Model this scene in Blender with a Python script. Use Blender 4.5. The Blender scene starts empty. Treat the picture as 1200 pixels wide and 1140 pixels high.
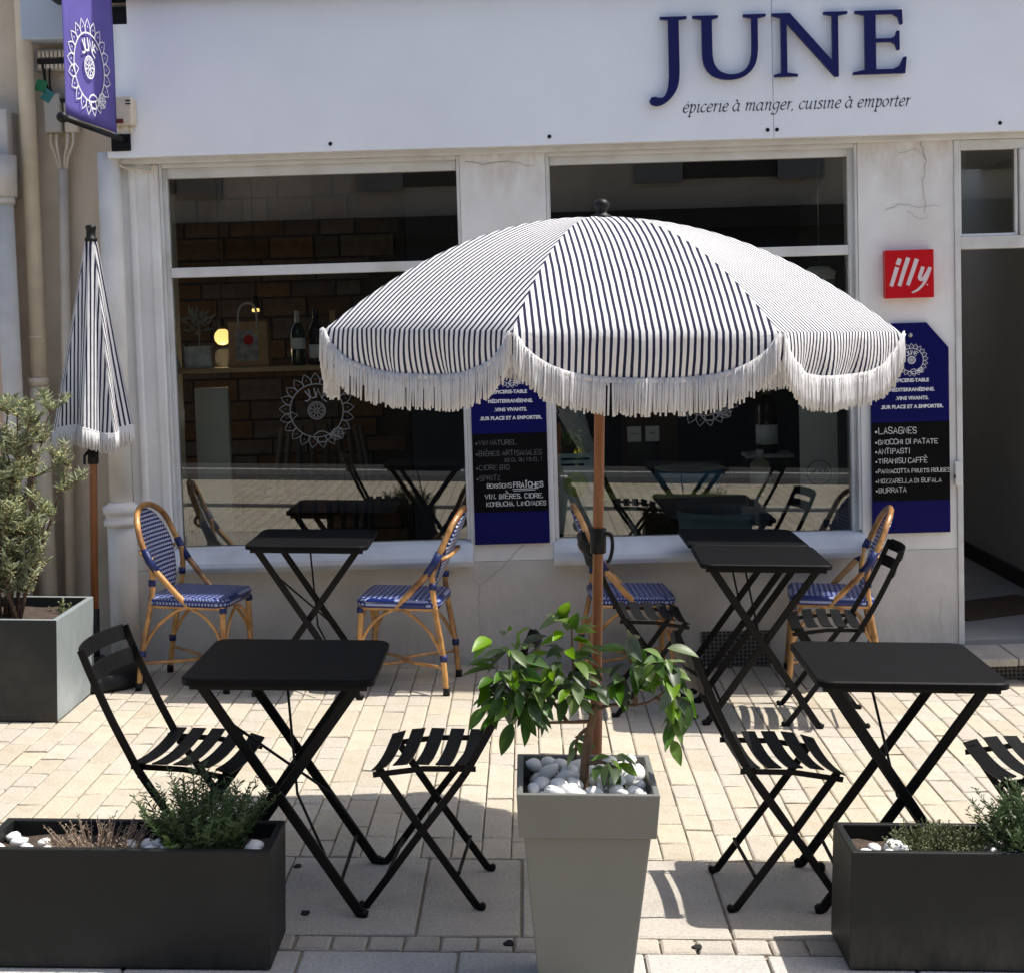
import bpy, bmesh, math, random
from mathutils import Vector, Matrix, Euler, noise
R = math.radians
random.seed(7)
sc = bpy.context.scene
col = sc.collection

# ------------------------------------------------------------------ camera, sky, sun, exposure
CH = 1.78                                    # eye height
cd = bpy.data.cameras.new('camera'); cam = bpy.data.objects.new('camera', cd); col.objects.link(cam)
cd.sensor_fit = 'HORIZONTAL'; cd.sensor_width = 36; cd.lens = 54
cd.shift_y = -83/1200; cd.clip_end = 300; cd.clip_start = .05
cam.matrix_world = Matrix.Translation((0, 0, CH)) @ (Matrix.Rotation(R(.64), 4, 'Z') @ Matrix.Rotation(R(90-3.66), 4, 'X') @ Matrix.Rotation(-.029, 4, 'Z'))
sc.camera = cam
world = bpy.data.worlds.new('World'); sc.world = world; world.use_nodes = True
nt = world.node_tree; bg = nt.nodes['Background']
sky = nt.nodes.new('ShaderNodeTexSky'); sky.sky_type = 'NISHITA'; sky.sun_disc = False
sky.sun_elevation = R(60); sky.sun_rotation = R(84); sky.air_density = .9; sky.dust_density = 2.2; sky.ozone_density = .5
nt.links.new(sky.outputs[0], bg.inputs[0]); bg.inputs[1].default_value = .15
SUN = Vector((-.565, -.06, -1)).normalized()
sd = bpy.data.lights.new('sun', 'SUN'); sd.energy = 4.5; sd.angle = R(.5); sd.color = (1, .95, .87)
so = bpy.data.objects.new('sun', sd); col.objects.link(so); so.location = (6, 6, 12)
so.rotation_euler = SUN.to_track_quat('-Z', 'Y').to_euler()
vs = sc.view_settings; vs.view_transform = 'Standard'; vs.look = 'None'; vs.exposure = .46; vs.gamma = 1; vs.use_curve_mapping = False
sc.cycles.use_denoising = True
sc.cycles.max_bounces = 10; sc.cycles.transparent_max_bounces = 16
sc.cycles.sample_clamp_indirect = 6

# ------------------------------------------------------------------ helpers
SL = .036                                    # the street falls gently to the right
TILT = Matrix.Rotation(math.atan(SL), 4, 'Y')
def gz(x): return -SL*x
MATS = {}
def mat(name, color, rough=.6, metal=0, var=.0, vscale=8, bump=0, bscale=60, rnd=0, spec=.5, emit=None, transl=0, var2=None, stretch=None, coat=0):
    if name in MATS: return MATS[name]
    m = bpy.data.materials.new(name); m.use_nodes = True; MATS[name] = m
    n = m.node_tree.nodes; l = m.node_tree.links; b = n['Principled BSDF']
    b.inputs['Roughness'].default_value = rough; b.inputs['Metallic'].default_value = metal
    b.inputs['Specular IOR Level'].default_value = spec
    if coat: b.inputs['Coat Weight'].default_value = coat
    c4 = (*color, 1); b.inputs['Base Color'].default_value = c4
    tc = n.new('ShaderNodeTexCoord'); src = tc.outputs['Object']
    if stretch:
        mp = n.new('ShaderNodeMapping'); mp.inputs['Scale'].default_value = stretch; l.new(src, mp.inputs[0]); src = mp.outputs[0]
    last = None
    if var or rnd or var2:
        rgb = n.new('ShaderNodeRGB'); rgb.outputs[0].default_value = c4; last = rgb.outputs[0]
        if var2:                              # blotches of a second colour: (color, amount, scale)
            nz = n.new('ShaderNodeTexNoise'); nz.inputs['Scale'].default_value = var2[2]; nz.inputs['Detail'].default_value = 8; l.new(src, nz.inputs[0])
            rp = n.new('ShaderNodeValToRGB'); rp.color_ramp.elements[0].position = .47; rp.color_ramp.elements[1].position = .70
            rp.color_ramp.elements[0].color = (0, 0, 0, 1); rp.color_ramp.elements[1].color = (var2[1],)*3 + (1,)
            l.new(nz.outputs[0], rp.inputs[0])
            mx = n.new('ShaderNodeMix'); mx.data_type = 'RGBA'; l.new(rp.outputs[0], mx.inputs[0]); l.new(last, mx.inputs[6]); mx.inputs[7].default_value = (*var2[0], 1); last = mx.outputs[2]
        hsv = n.new('ShaderNodeHueSaturation'); l.new(last, hsv.inputs['Color'])
        nz = n.new('ShaderNodeTexNoise'); nz.inputs['Scale'].default_value = vscale; nz.inputs['Detail'].default_value = 6; l.new(src, nz.inputs[0])
        mr = n.new('ShaderNodeMapRange'); mr.inputs[1].default_value = .25; mr.inputs[2].default_value = .75
        mr.inputs[3].default_value = 1-var; mr.inputs[4].default_value = 1+var; l.new(nz.outputs[0], mr.inputs[0]); val = mr.outputs[0]
        if rnd:
            oi = n.new('ShaderNodeObjectInfo'); m2 = n.new('ShaderNodeMapRange'); m2.inputs[3].default_value = 1-rnd; m2.inputs[4].default_value = 1+rnd
            l.new(oi.outputs['Random'], m2.inputs[0]); mu = n.new('ShaderNodeMath'); mu.operation = 'MULTIPLY'; l.new(val, mu.inputs[0]); l.new(m2.outputs[0], mu.inputs[1]); val = mu.outputs[0]
            m3 = n.new('ShaderNodeMath'); m3.operation = 'MULTIPLY_ADD'; l.new(oi.outputs['Random'], m3.inputs[0]); m3.inputs[1].default_value = 7.13; m3.inputs[2].default_value = 0
            fr = n.new('ShaderNodeMath'); fr.operation = 'FRACT'; l.new(m3.outputs[0], fr.inputs[0])
            m4 = n.new('ShaderNodeMapRange'); m4.inputs[3].default_value = 1-rnd*1.6; m4.inputs[4].default_value = 1+rnd*1.6; l.new(fr.outputs[0], m4.inputs[0]); l.new(m4.outputs[0], hsv.inputs['Saturation'])
        l.new(val, hsv.inputs['Value']); last = hsv.outputs[0]
        l.new(last, b.inputs['Base Color'])
    if bump:
        nz = n.new('ShaderNodeTexNoise'); nz.inputs['Scale'].default_value = bscale; nz.inputs['Detail'].default_value = 5; l.new(src, nz.inputs[0])
        bp = n.new('ShaderNodeBump'); bp.inputs['Strength'].default_value = bump; bp.inputs['Distance'].default_value = .01
        l.new(nz.outputs[0], bp.inputs['Height']); l.new(bp.outputs[0], b.inputs['Normal'])
    if emit:
        b.inputs['Emission Color'].default_value = (*emit[0], 1); b.inputs['Emission Strength'].default_value = emit[1]
    if transl:
        tr = n.new('ShaderNodeBsdfTranslucent'); tr.inputs[0].default_value = c4
        if last: l.new(last, tr.inputs[0])
        ms = n.new('ShaderNodeMixShader'); ms.inputs[0].default_value = transl
        l.new(b.outputs[0], ms.inputs[1]); l.new(tr.outputs[0], ms.inputs[2]); l.new(ms.outputs[0], n['Material Output'].inputs[0])
    return m

def tag(o, label, cat, group=None):
    o['label'] = label; o['category'] = cat
    if group: o['group'] = group
    return o
def struct(o): o['kind'] = 'structure'; return o
def stuff(o): o['kind'] = 'stuff'; return o
def link(o, parent=None):
    col.objects.link(o)
    if parent is not None: o.parent = parent
    return o
def empty(name, loc=(0, 0, 0), rz=0, tilt=False):
    o = bpy.data.objects.new(name, None); o.empty_display_size = .1; col.objects.link(o)
    m = Matrix.Translation(loc)
    if tilt: m = m @ TILT
    o.matrix_world = m @ Matrix.Rotation(rz, 4, 'Z')
    return o
def root(name, x, y, rz=0, dz=0):            # a thing's base on the sloping pavement
    return empty(name, (x, y, gz(x)+dz), rz, True)

class MB:
    def __init__(s): s.v = []; s.f = []; s.uv = {}; s.M = Matrix.Identity(4); s.mi = []
    def add(s, vs, fs, uvs=None, mi=0):
        o = len(s.v); s.v += [tuple(s.M @ Vector(p)) for p in vs]
        for k, f in enumerate(fs):
            if uvs: s.uv[len(s.f)] = [uvs[i] for i in f]
            s.f.append(tuple(i+o for i in f)); s.mi.append(mi)
        return s
    def box(s, x0, x1, y0, y1, z0, z1):
        return s.add([(x, y, z) for z in (z0, z1) for y in (y0, y1) for x in (x0, x1)],
              [(0, 2, 3, 1), (4, 5, 7, 6), (0, 1, 5, 4), (2, 6, 7, 3), (0, 4, 6, 2), (1, 3, 7, 5)])
    def bar(s, p0, p1, w, t, side=(0, 1, 0)):  # rectangular bar: width w along `side`, thickness t across
        p0, p1 = Vector(p0), Vector(p1); d = (p1-p0).normalized(); u = Vector(side); u = (u-d*u.dot(d)).normalized(); n = d.cross(u)
        vs = [p+u*a*w/2+n*b*t/2 for p in (p0, p1) for a, b in ((-1, -1), (1, -1), (1, 1), (-1, 1))]
        return s.add(vs, [(3, 2, 1, 0), (4, 5, 6, 7), (0, 1, 5, 4), (1, 2, 6, 5), (2, 3, 7, 6), (3, 0, 4, 7)])
    def strip(s, pts, w, t, side=(0, 1, 0)):   # flat bar along a polyline
        pts = [Vector(p) for p in pts]; vs = []; fs = []
        for i, p in enumerate(pts):
            d = (pts[min(i+1, len(pts)-1)]-pts[max(i-1, 0)]).normalized(); u = Vector(side); u = (u-d*u.dot(d)).normalized(); n = d.cross(u)
            vs += [p+u*a*w/2+n*b*t/2 for a, b in ((-1, -1), (1, -1), (1, 1), (-1, 1))]
        for i in range(len(pts)-1):
            o = i*4; fs += [(o+k, o+(k+1) % 4, o+4+(k+1) % 4, o+4+k) for k in range(4)]
        e = (len(pts)-1)*4; fs += [(3, 2, 1, 0), (e, e+1, e+2, e+3)]
        return s.add(vs, fs)
    def tube(s, pts, r, n=8, closed=False):
        pts = [Vector(p) for p in pts]; m = len(pts)
        rr = r if isinstance(r, (list, tuple)) else [r]*m
        vs = []; fs = []; u = None
        for i, p in enumerate(pts):
            if closed: d = (pts[(i+1) % m]-pts[i-1]).normalized()
            else: d = (pts[min(i+1, m-1)]-pts[max(i-1, 0)]).normalized()
            if u is None:
                u = d.orthogonal().normalized()
            u = (u-d*u.dot(d)); u = u.normalized() if u.length > 1e-6 else d.orthogonal().normalized()
            w = d.cross(u)
            vs += [p+(u*math.cos(2*math.pi*k/n)+w*math.sin(2*math.pi*k/n))*rr[i] for k in range(n)]
        for i in range(m if closed else m-1):
            a = i*n; b = ((i+1) % m)*n
            fs += [(a+k, a+(k+1) % n, b+(k+1) % n, b+k) for k in range(n)]
        if not closed: fs += [tuple(range(n-1, -1, -1)), tuple((m-1)*n+k for k in range(n))]
        return s.add(vs, fs)
    def lathe(s, prof, n=24, cx=0, cy=0):
        vs = []; fs = []
        for r, z in prof: vs += [(cx+r*math.cos(2*math.pi*k/n), cy+r*math.sin(2*math.pi*k/n), z) for k in range(n)]
        for i in range(len(prof)-1):
            fs += [(i*n+k, i*n+(k+1) % n, (i+1)*n+(k+1) % n, (i+1)*n+k) for k in range(n)]
        fs += [tuple(range(n-1, -1, -1)), tuple((len(prof)-1)*n+k for k in range(n))]
        return s.add(vs, fs)
    def frustum(s, x0, x1, y0, y1, z0, X0, X1, Y0, Y1, z1):
        return s.add([(x0, y0, z0), (x1, y0, z0), (x0, y1, z0), (x1, y1, z0), (X0, Y0, z1), (X1, Y0, z1), (X0, Y1, z1), (X1, Y1, z1)],
              [(0, 2, 3, 1), (4, 5, 7, 6), (0, 1, 5, 4), (2, 6, 7, 3), (0, 4, 6, 2), (1, 3, 7, 5)])
    def prism(s, poly, y0, y1):                # polygon in XZ extruded along Y (y0 the face toward the street)
        n = len(poly)
        vs = [(x, y0, z) for x, z in poly]+[(x, y1, z) for x, z in poly]
        return s.add(vs, [tuple(range(n)), tuple(range(2*n-1, n-1, -1))]+[((i+1) % n, i, n+i, n+(i+1) % n) for i in range(n)])
    def mesh(s, name, m, smooth=False):
        me = bpy.data.meshes.new(name); me.from_pydata(s.v, [], s.f)
        if s.uv:
            ul = me.uv_layers.new(name='UVMap')
            for fi, p in enumerate(me.polygons):
                if fi in s.uv:
                    for k, li in enumerate(p.loop_indices): ul.data[li].uv = s.uv[fi][k]
        for q in (m if isinstance(m, (list, tuple)) else [m]): me.materials.append(q)
        if any(s.mi): me.polygons.foreach_set('material_index', s.mi)
        if smooth: me.polygons.foreach_set('use_smooth', [True]*len(s.f))
        me.update(); return me
    def build(s, name, m, parent=None, smooth=False, bevel=0, seg=2, loc=None):
        o = link(bpy.data.objects.new(name, s.mesh(name, m, smooth)), parent)
        if loc: o.location = loc
        if bevel:
            b = o.modifiers.new('bevel', 'BEVEL'); b.width = bevel; b.segments = seg; b.limit_method = 'ANGLE'; b.angle_limit = R(40)
        return o

def copy_tree(o, parent=None):
    c = o.copy(); col.objects.link(c); c.parent = parent
    if parent is not None: c.matrix_parent_inverse = o.matrix_parent_inverse.copy()
    for ch in o.children: copy_tree(ch, c)
    return c
def rounded(x0, x1, z0, z1, r, n=5):
    pts = []
    for cx, cz, a in ((x1-r, z0+r, -90), (x1-r, z1-r, 0), (x0+r, z1-r, 90), (x0+r, z0+r, 180)):
        pts += [(cx+r*math.cos(R(a+90*k/n)), cz+r*math.sin(R(a+90*k/n))) for k in range(n+1)]
    return pts
def spline(pts, n=8):                         # Catmull-Rom through the points
    P = [Vector(p) for p in pts]; P = [P[0]*2-P[1]]+P+[P[-1]*2-P[-2]]; out = []
    for i in range(1, len(P)-2):
        for k in range(n):
            t = k/n; a, b, c, d = P[i-1:i+3]
            out.append(.5*((2*b)+(c-a)*t+(2*a-5*b+4*c-d)*t*t+(3*b-a-3*c+d)*t**3))
    out.append(P[-2]); return out

# ---- flat marks: ribbons, hand-drawn letters, printed type
class Ink:                                     # ribbons in a 2-D plane (x right, y up), each one a hair above the last
    def __init__(s): s.b = MB(); s.k = 0
    def line(s, pts, w, closed=False, w1=None):
        P = [Vector((p[0], p[1])) for p in pts]; n = len(P); vs = []; fs = []; z = s.k*2e-5; s.k += 1
        for i in range(n):
            if closed: d = (P[(i+1) % n]-P[i-1])
            else: d = (P[min(i+1, n-1)]-P[max(i-1, 0)])
            d = d.normalized() if d.length > 0 else Vector((1, 0)); q = Vector((-d.y, d.x))
            ww = w if w1 is None else w+(w1-w)*i/(n-1)
            ext = Vector((0, 0))
            if not closed and i == 0: ext = -d*ww*.45
            if not closed and i == n-1: ext = d*ww*.45
            a = P[i]+q*ww/2+ext; c = P[i]-q*ww/2+ext
            vs += [(a.x, a.y, z), (c.x, c.y, z)]
        m = n if closed else n-1
        for i in range(m):
            j = (i+1) % n; fs.append((2*i, 2*i+1, 2*j+1, 2*j))
        s.b.add(vs, fs); return s
    def dot(s, x, y, r, n=10):
        z = s.k*2e-5; s.k += 1
        s.b.add([(x+r*math.cos(2*math.pi*i/n), y+r*math.sin(2*math.pi*i/n), z) for i in range(n)], [tuple(range(n))]); return s
GLY = dict(A='002640|1232', B='00063645443303|3342413000', C='4536160501103041', D='00062645412000', E='46060040|0333', F='460600|0333',
 G='45361605011030414323', H='0600|4640|0343', I='2620', J='4641301001', K='0600|460340', L='060040', M='0006234640', N='00064046',
 O='160501103041453616', P='00063645443303', R='00063645443303|2340', S='453616050413334241301001', T='0646|2620', U='060110304146',
 V='062046', W='0610233046', X='0640|4600', Y='062346|2320', Z='06460040', Q='160501103041453616|3150')
GLY.update({'3': '0536454433134241301001', '5': '460604344341301001', '7': '064610', ',': '1100', '.': '1010', '!': '2623|2120', '-': '0343',
 'É': GLY['E']+'|2739', 'È': GLY['E']+'|1937', 'Î': '2620|173837'})
def hand(ink, txt, x, y, h, w, jit=.03, adv=.82, rng=random):
    for ch in txt:
        if ch == ' ': x += h*.5*adv; continue
        if ch == '•': ink.dot(x+h*.1, y+h*.35, h*.2); x += h*.55; continue
        hh = h*(1+rng.uniform(-.1, .1)); ww = h*.62*(1+rng.uniform(-.12, .12)); oy = rng.uniform(-.04, .04)*h
        if ch in 'I!.,': ww *= .45
        for st in GLY[ch].split('|'):
            pts = [(x+int(st[i])/4*ww+rng.uniform(-jit, jit)*h, y+oy+int(st[i+1])/6*hh+rng.uniform(-jit, jit)*h) for i in range(0, len(st), 2)]
            ink.line(pts, w)
        x += ww+h*.24*adv
    return x
def badge(ink, cx, cy, r, w):                  # ring of pointed petals, curved name, citrus slice, lemon with leaves
    P = lambda a, q: (cx+r*q*math.cos(a), cy+r*q*math.sin(a))
    tau = 2*math.pi
    ink.line([P(tau*k/56, .72) for k in range(56)], w*1.3, True)
    n = 21
    for k in range(n):
        a = tau*k/n+.08; d = tau/n/2
        ink.line([P(a-d*.95, .74), P(a-d*.95, .84), P(a-d*.6, .92), P(a, 1.02), P(a+d*.6, .92), P(a+d*.95, .84), P(a+d*.95, .74)], w)
        ink.dot(*P(a, .85), w*.7, 6)
    for i, ch in enumerate('JUNE'):
        a = math.pi/2-(i-1.5)*.42; c = Vector(P(a, .475)); ux = Vector((math.sin(a), -math.cos(a))); uy = Vector((math.cos(a), math.sin(a)))
        for st in GLY[ch].split('|'):
            ink.line([c+ux*((int(st[j])/4-.5)*.15*r)+uy*((int(st[j+1])/6-.5)*.24*r) for j in range(0, len(st), 2)], w*1.7)
    ink.line([P(tau*k/30, .23) for k in range(30)], w*1.3, True)
    for k in range(9): ink.line([P(tau*k/9, .04), P(tau*k/9, .2)], w)
    for k in range(9): ink.line([P(tau*(k+.5)/9-.2, .17), P(tau*(k+.5)/9, .19), P(tau*(k+.5)/9+.2, .17)], w*.8)
    c = Vector(P(math.radians(-80), .72))       # lemon
    ink.line([(c.x+.2*r*math.cos(tau*k/20)*(1+.12*math.cos(2*tau*k/20)), c.y+.15*r*math.sin(tau*k/20)) for k in range(20)], w*1.3, True)
    for a0, L in ((.5, .38), (.1, .42), (-.3, .36)):
        b0 = c+Vector((.2*r, .04*r)); dr = Vector((math.cos(a0), math.sin(a0))); q = Vector((-dr.y, dr.x))
        ink.line([b0, b0+dr*L*.5*r+q*.08*r, b0+dr*L*r, b0+dr*L*.5*r-q*.08*r, b0], w*1.1)
        ink.line([b0, b0+dr*L*.9*r], w*.7)
    c = Vector(P(math.radians(190), .70))
    ink.line([c+Vector((-.1*r, .02*r)), c+Vector((0, .1*r)), c+Vector((.16*r, .02*r)), c+Vector((.02*r, -.12*r)), c+Vector((-.1*r, .02*r))], w*1.2)
FACE = Matrix.Rotation(R(90), 4, 'X')           # local x,y -> world x,z; front toward -Y
def place_ink(ink, name, m, parent, M):
    ink.b.M = Matrix.Identity(4)
    o = link(bpy.data.objects.new(name, ink.b.mesh(name, m)), None); o.matrix_world = M
    if parent is not None:
        o.parent = parent; o.matrix_parent_inverse = parent.matrix_world.inverted()
    return o
def type_mesh(name, txt, size, m, M, parent, shear=0, extrude=0, align='LEFT', bold=0, space=1.0):
    cu = bpy.data.curves.new(name, 'FONT'); cu.body = txt; cu.size = size; cu.shear = shear; cu.extrude = extrude
    cu.align_x = align; cu.offset = bold; cu.space_character = space; cu.resolution_u = 4
    t = bpy.data.objects.new('tmp', cu); col.objects.link(t)
    dg = bpy.context.evaluated_depsgraph_get(); me = bpy.data.meshes.new_from_object(t.evaluated_get(dg))
    bpy.data.objects.remove(t); bpy.data.curves.remove(cu); me.materials.clear(); me.materials.append(m)
    o = link(bpy.data.objects.new(name, me)); o.matrix_world = M
    if parent is not None:
        o.parent = parent; o.matrix_parent_inverse = parent.matrix_world.inverted()
    return o
def outline_mesh(name, polys, m, M, parent, extrude, bevel=0):
    cu = bpy.data.curves.new(name, 'CURVE'); cu.dimensions = '2D'; cu.fill_mode = 'BOTH'; cu.extrude = extrude; cu.bevel_depth = bevel
    for p in polys:
        sp = cu.splines.new('POLY'); sp.points.add(len(p)-1); sp.use_cyclic_u = True
        for q, pt in zip(sp.points, p): q.co = (pt[0], pt[1], 0, 1)
    t = bpy.data.objects.new('tmp', cu); col.objects.link(t)
    dg = bpy.context.evaluated_depsgraph_get(); me = bpy.data.meshes.new_from_object(t.evaluated_get(dg))
    bpy.data.objects.remove(t); bpy.data.curves.remove(cu); me.materials.clear(); me.materials.append(m)
    o = link(bpy.data.objects.new(name, me)); o.matrix_world = M
    if parent is not None:
        o.parent = parent; o.matrix_parent_inverse = parent.matrix_world.inverted()
    return o

# ------------------------------------------------------------------ materials
PAVER = mat('limestone_paver', (.475, .424, .338), .8, var=.2, vscale=75, bump=.4, bscale=170, rnd=.09, var2=((.41, .335, .24), .45, 9))
SLAB = mat('pale_slab', (.44, .40, .34), .8, var=.2, vscale=90, bump=.35, bscale=220, rnd=.08, var2=((.30, .27, .235), .55, 5))
SLABG = mat('grey_slab', (.47, .455, .425), .8, var=.2, vscale=90, bump=.35, bscale=220, rnd=.07, var2=((.33, .32, .30), .5, 5))
MORTAR = mat('mortar', (.34, .30, .24), .95, var=.25, vscale=30, bump=.5, bscale=120)
WHITE = mat('white_plaster', (.80, .785, .755), .85, var=.05, vscale=5, bump=.25, bscale=38, var2=((.62, .58, .52), .55, 2.2))
GREYP = mat('grey_plaster', (.62, .60, .565), .85, var=.06, vscale=6, bump=.25, bscale=40, var2=((.48, .46, .43), .5, 2.5))
BEIGE = mat('beige_plaster', (.64, .545, .42), .9, var=.10, vscale=4, bump=.35, bscale=50, var2=((.42, .34, .25), .6, 3))
PEACH = mat('peach_plaster', (.62, .45, .35), .9, var=.06, vscale=5, bump=.25, bscale=50)
CREAMP = mat('cream_paint', (.68, .60, .47), .6, var=.06, vscale=9, bump=.1, bscale=50, var2=((.45, .36, .25), .5, 4))
WPIPE = mat('white_pipe_paint', (.80, .76, .69), .6, var=.05, vscale=7, bump=.3, bscale=40, var2=((.55, .5, .43), .5, 4))
GPIPE = mat('zinc_pipe', (.56, .54, .50), .6, var=.1, vscale=9)
FRAME = mat('frame_paint', (.66, .655, .63), .5, var=.06, vscale=8, bump=.08, bscale=60, var2=((.45, .42, .37), .5, 5))
SILLM = mat('sill_paint', (.63, .655, .68), .6, var=.08, vscale=9, bump=.1, bscale=60, var2=((.45, .45, .44), .5, 5))
SIGNW = mat('sign_board', (.84, .86, .90), .45, var=.02, vscale=3, var2=((.76, .77, .79), .5, 1.6))
NAVY = mat('letter_navy', (.007, .008, .085), .45, spec=.25)
BLACKM = mat('black_metal', (.0045, .0045, .005), .5, var=.2, vscale=40, bump=.03, bscale=300, spec=.22)
BLACKT = mat('black_table_paint', (.004, .004, .0046), .55, var=.3, vscale=14, bump=.04, bscale=250, spec=.12)
BLACKP = mat('black_plastic', (.007, .007, .0075), .5, var=.15, vscale=20, spec=.3)
STEEL = mat('bare_steel', (.45, .45, .45), .35, metal=.9)
DARK = mat('dark_void', (.012, .012, .012), .9)
PLANTER = mat('planter_anthracite', (.013, .0145, .0145), .55, var=.12, vscale=5, bump=.08, bscale=90, var2=((.03, .03, .03), .4, 3), spec=.25)
PLANTERB = mat('planter_greygreen', (.024, .027, .026), .55, var=.16, vscale=4, bump=.08, bscale=80, var2=((.055, .05, .042), .6, 4), spec=.3)
SUNWORN = mat('planter_sunlit_worn_face', (.22, .25, .255), .7, var=.14, vscale=5, bump=.1, bscale=80, var2=((.34, .37, .375), .7, 4), spec=.3)  # sunlit tone put into the base colour, with pale weathering blotches
POT = mat('pot_grey', (.155, .16, .148), .5, var=.04, vscale=6, bump=.04, bscale=120)
SOIL = mat('soil', (.06, .042, .03), .95, var=.4, vscale=40, bump=.9, bscale=70)
PEB = mat('white_pebble', (.80, .79, .77), .6, var=.05, vscale=20, rnd=.05, bump=.1, bscale=80)
WOOD = mat('pole_wood', (.25, .095, .034), .45, var=.25, vscale=20, stretch=(6, 6, .6), bump=.06, bscale=60)
RATTAN = mat('rattan_cane', (.52, .27, .085), .36, var=.35, vscale=18, bump=.15, bscale=40, var2=((.13, .045, .012), 1.0, 8), coat=.3)
WRAP = mat('navy_wrap', (.012, .022, .105), .4, var=.15, vscale=60, bump=.3, bscale=150, spec=.4)
SHELFW = mat('shelf_oak', (.50, .33, .16), .5, var=.15, vscale=12, stretch=(1, 8, 8))
KRAFT = mat('kraft_paper', (.46, .27, .13), .8, var=.08, vscale=12, bump=.15, bscale=40)
BARK = mat('bark', (.14, .085, .05), .85, var=.3, vscale=30, bump=.7, bscale=60)
LEAFL = mat('lemon_leaf', (.055, .12, .022), .42, var=.15, vscale=30, rnd=.35, transl=.35, bump=.1, bscale=40)
LEAFY = mat('lemon_young_leaf', (.17, .29, .05), .42, var=.15, vscale=30, rnd=.25, transl=.45, bump=.1, bscale=40)
LEAFO = mat('olive_leaf', (.27, .30, .17), .5, var=.5, vscale=5, transl=.25)
FLOWER = mat('olive_flower', (.55, .52, .22), .6, var=.2, vscale=20, transl=.2)
LEAFR = mat('rosemary_leaf', (.075, .12, .045), .5, var=.5, vscale=9, transl=.25)
LEAFT = mat('thyme_leaf', (.14, .16, .075), .6, var=.4, vscale=15, transl=.2)
DRY = mat('dried_stem', (.33, .25, .18), .8, var=.35, vscale=20, transl=.1)
WFRINGE = mat('white_fringe', (.86, .85, .85), .75, var=.06, vscale=40, transl=.22, bump=.5, bscale=400)
CHALK = mat('chalk', (.72, .72, .70), .9)
CHALKF = mat('faded_chalk', (.16, .165, .165), .9)
PRINTW = mat('white_print', (.78, .78, .80), .6)
GLASSMARK = mat('window_sticker', (.15, .15, .145), .7)
MENUB = mat('menu_blue', (.0035, .004, .085), .45, var=.05, vscale=6, spec=.12)
SLATEB = mat('menu_black', (.0025, .0025, .003), .6, var=.3, vscale=10, spec=.1)
RED = mat('sign_red', (.55, .006, .012), .35, spec=.25)
BANNER = mat('banner_cloth', (.13, .105, .40), .75, var=.12, vscale=6, bump=.1, bscale=200, transl=.18)
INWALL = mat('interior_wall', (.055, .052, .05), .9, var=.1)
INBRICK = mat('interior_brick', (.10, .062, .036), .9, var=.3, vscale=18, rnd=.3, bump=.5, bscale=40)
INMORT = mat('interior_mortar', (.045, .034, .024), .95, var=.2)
CORRW = mat('corridor_wall', (.62, .59, .52), .85, var=.04)
TILEF = mat('tile_floor', (.42, .40, .36), .5, var=.15, vscale=6)
OPPW = mat('opposite_render', (.34, .30, .25), .9, var=.12, vscale=2, bump=.2, bscale=20)
OPPD = mat('opposite_dark_shopfront', (.008, .008, .009), .6, spec=.2)

def grime(m, z0, z1, color, amount, scale):
    n = m.node_tree.nodes; l = m.node_tree.links; b = n['Principled BSDF']; old = b.inputs['Base Color'].links[0].from_socket
    g_ = n.new('ShaderNodeNewGeometry'); sx = n.new('ShaderNodeSeparateXYZ'); l.new(g_.outputs['Position'], sx.inputs[0])
    mr = n.new('ShaderNodeMapRange'); mr.inputs[1].default_value = z0; mr.inputs[2].default_value = z1; l.new(sx.outputs[2], mr.inputs[0])
    mp = n.new('ShaderNodeMapping'); mp.inputs['Scale'].default_value = (1, 1, .35); l.new(g_.outputs['Position'], mp.inputs[0])
    nz = n.new('ShaderNodeTexNoise'); nz.inputs['Scale'].default_value = scale; nz.inputs['Detail'].default_value = 9; nz.inputs['Roughness'].default_value = .7; l.new(mp.outputs[0], nz.inputs[0])
    r2 = n.new('ShaderNodeMapRange'); r2.inputs[1].default_value = .38; r2.inputs[2].default_value = .68; r2.inputs[4].default_value = amount; l.new(nz.outputs[0], r2.inputs[0])
    mu = n.new('ShaderNodeMath'); mu.operation = 'MULTIPLY'; l.new(mr.outputs[0], mu.inputs[0]); l.new(r2.outputs[0], mu.inputs[1])
    mx = n.new('ShaderNodeMix'); mx.data_type = 'RGBA'; l.new(mu.outputs[0], mx.inputs[0]); l.new(old, mx.inputs[6]); mx.inputs[7].default_value = (*color, 1); l.new(mx.outputs[2], b.inputs['Base Color'])
grime(WHITE, 2.25, 2.62, (.50, .42, .33), .8, 9); grime(GREYP, .30, -.08, (.34, .315, .28), .8, 12); grime(WPIPE, .5, 0, (.35, .30, .25), .8, 14)
grime(PLANTER, .12, -.02, (.06, .055, .047), .8, 18); grime(PLANTERB, .16, .06, (.075, .06, .045), .9, 20)

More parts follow.
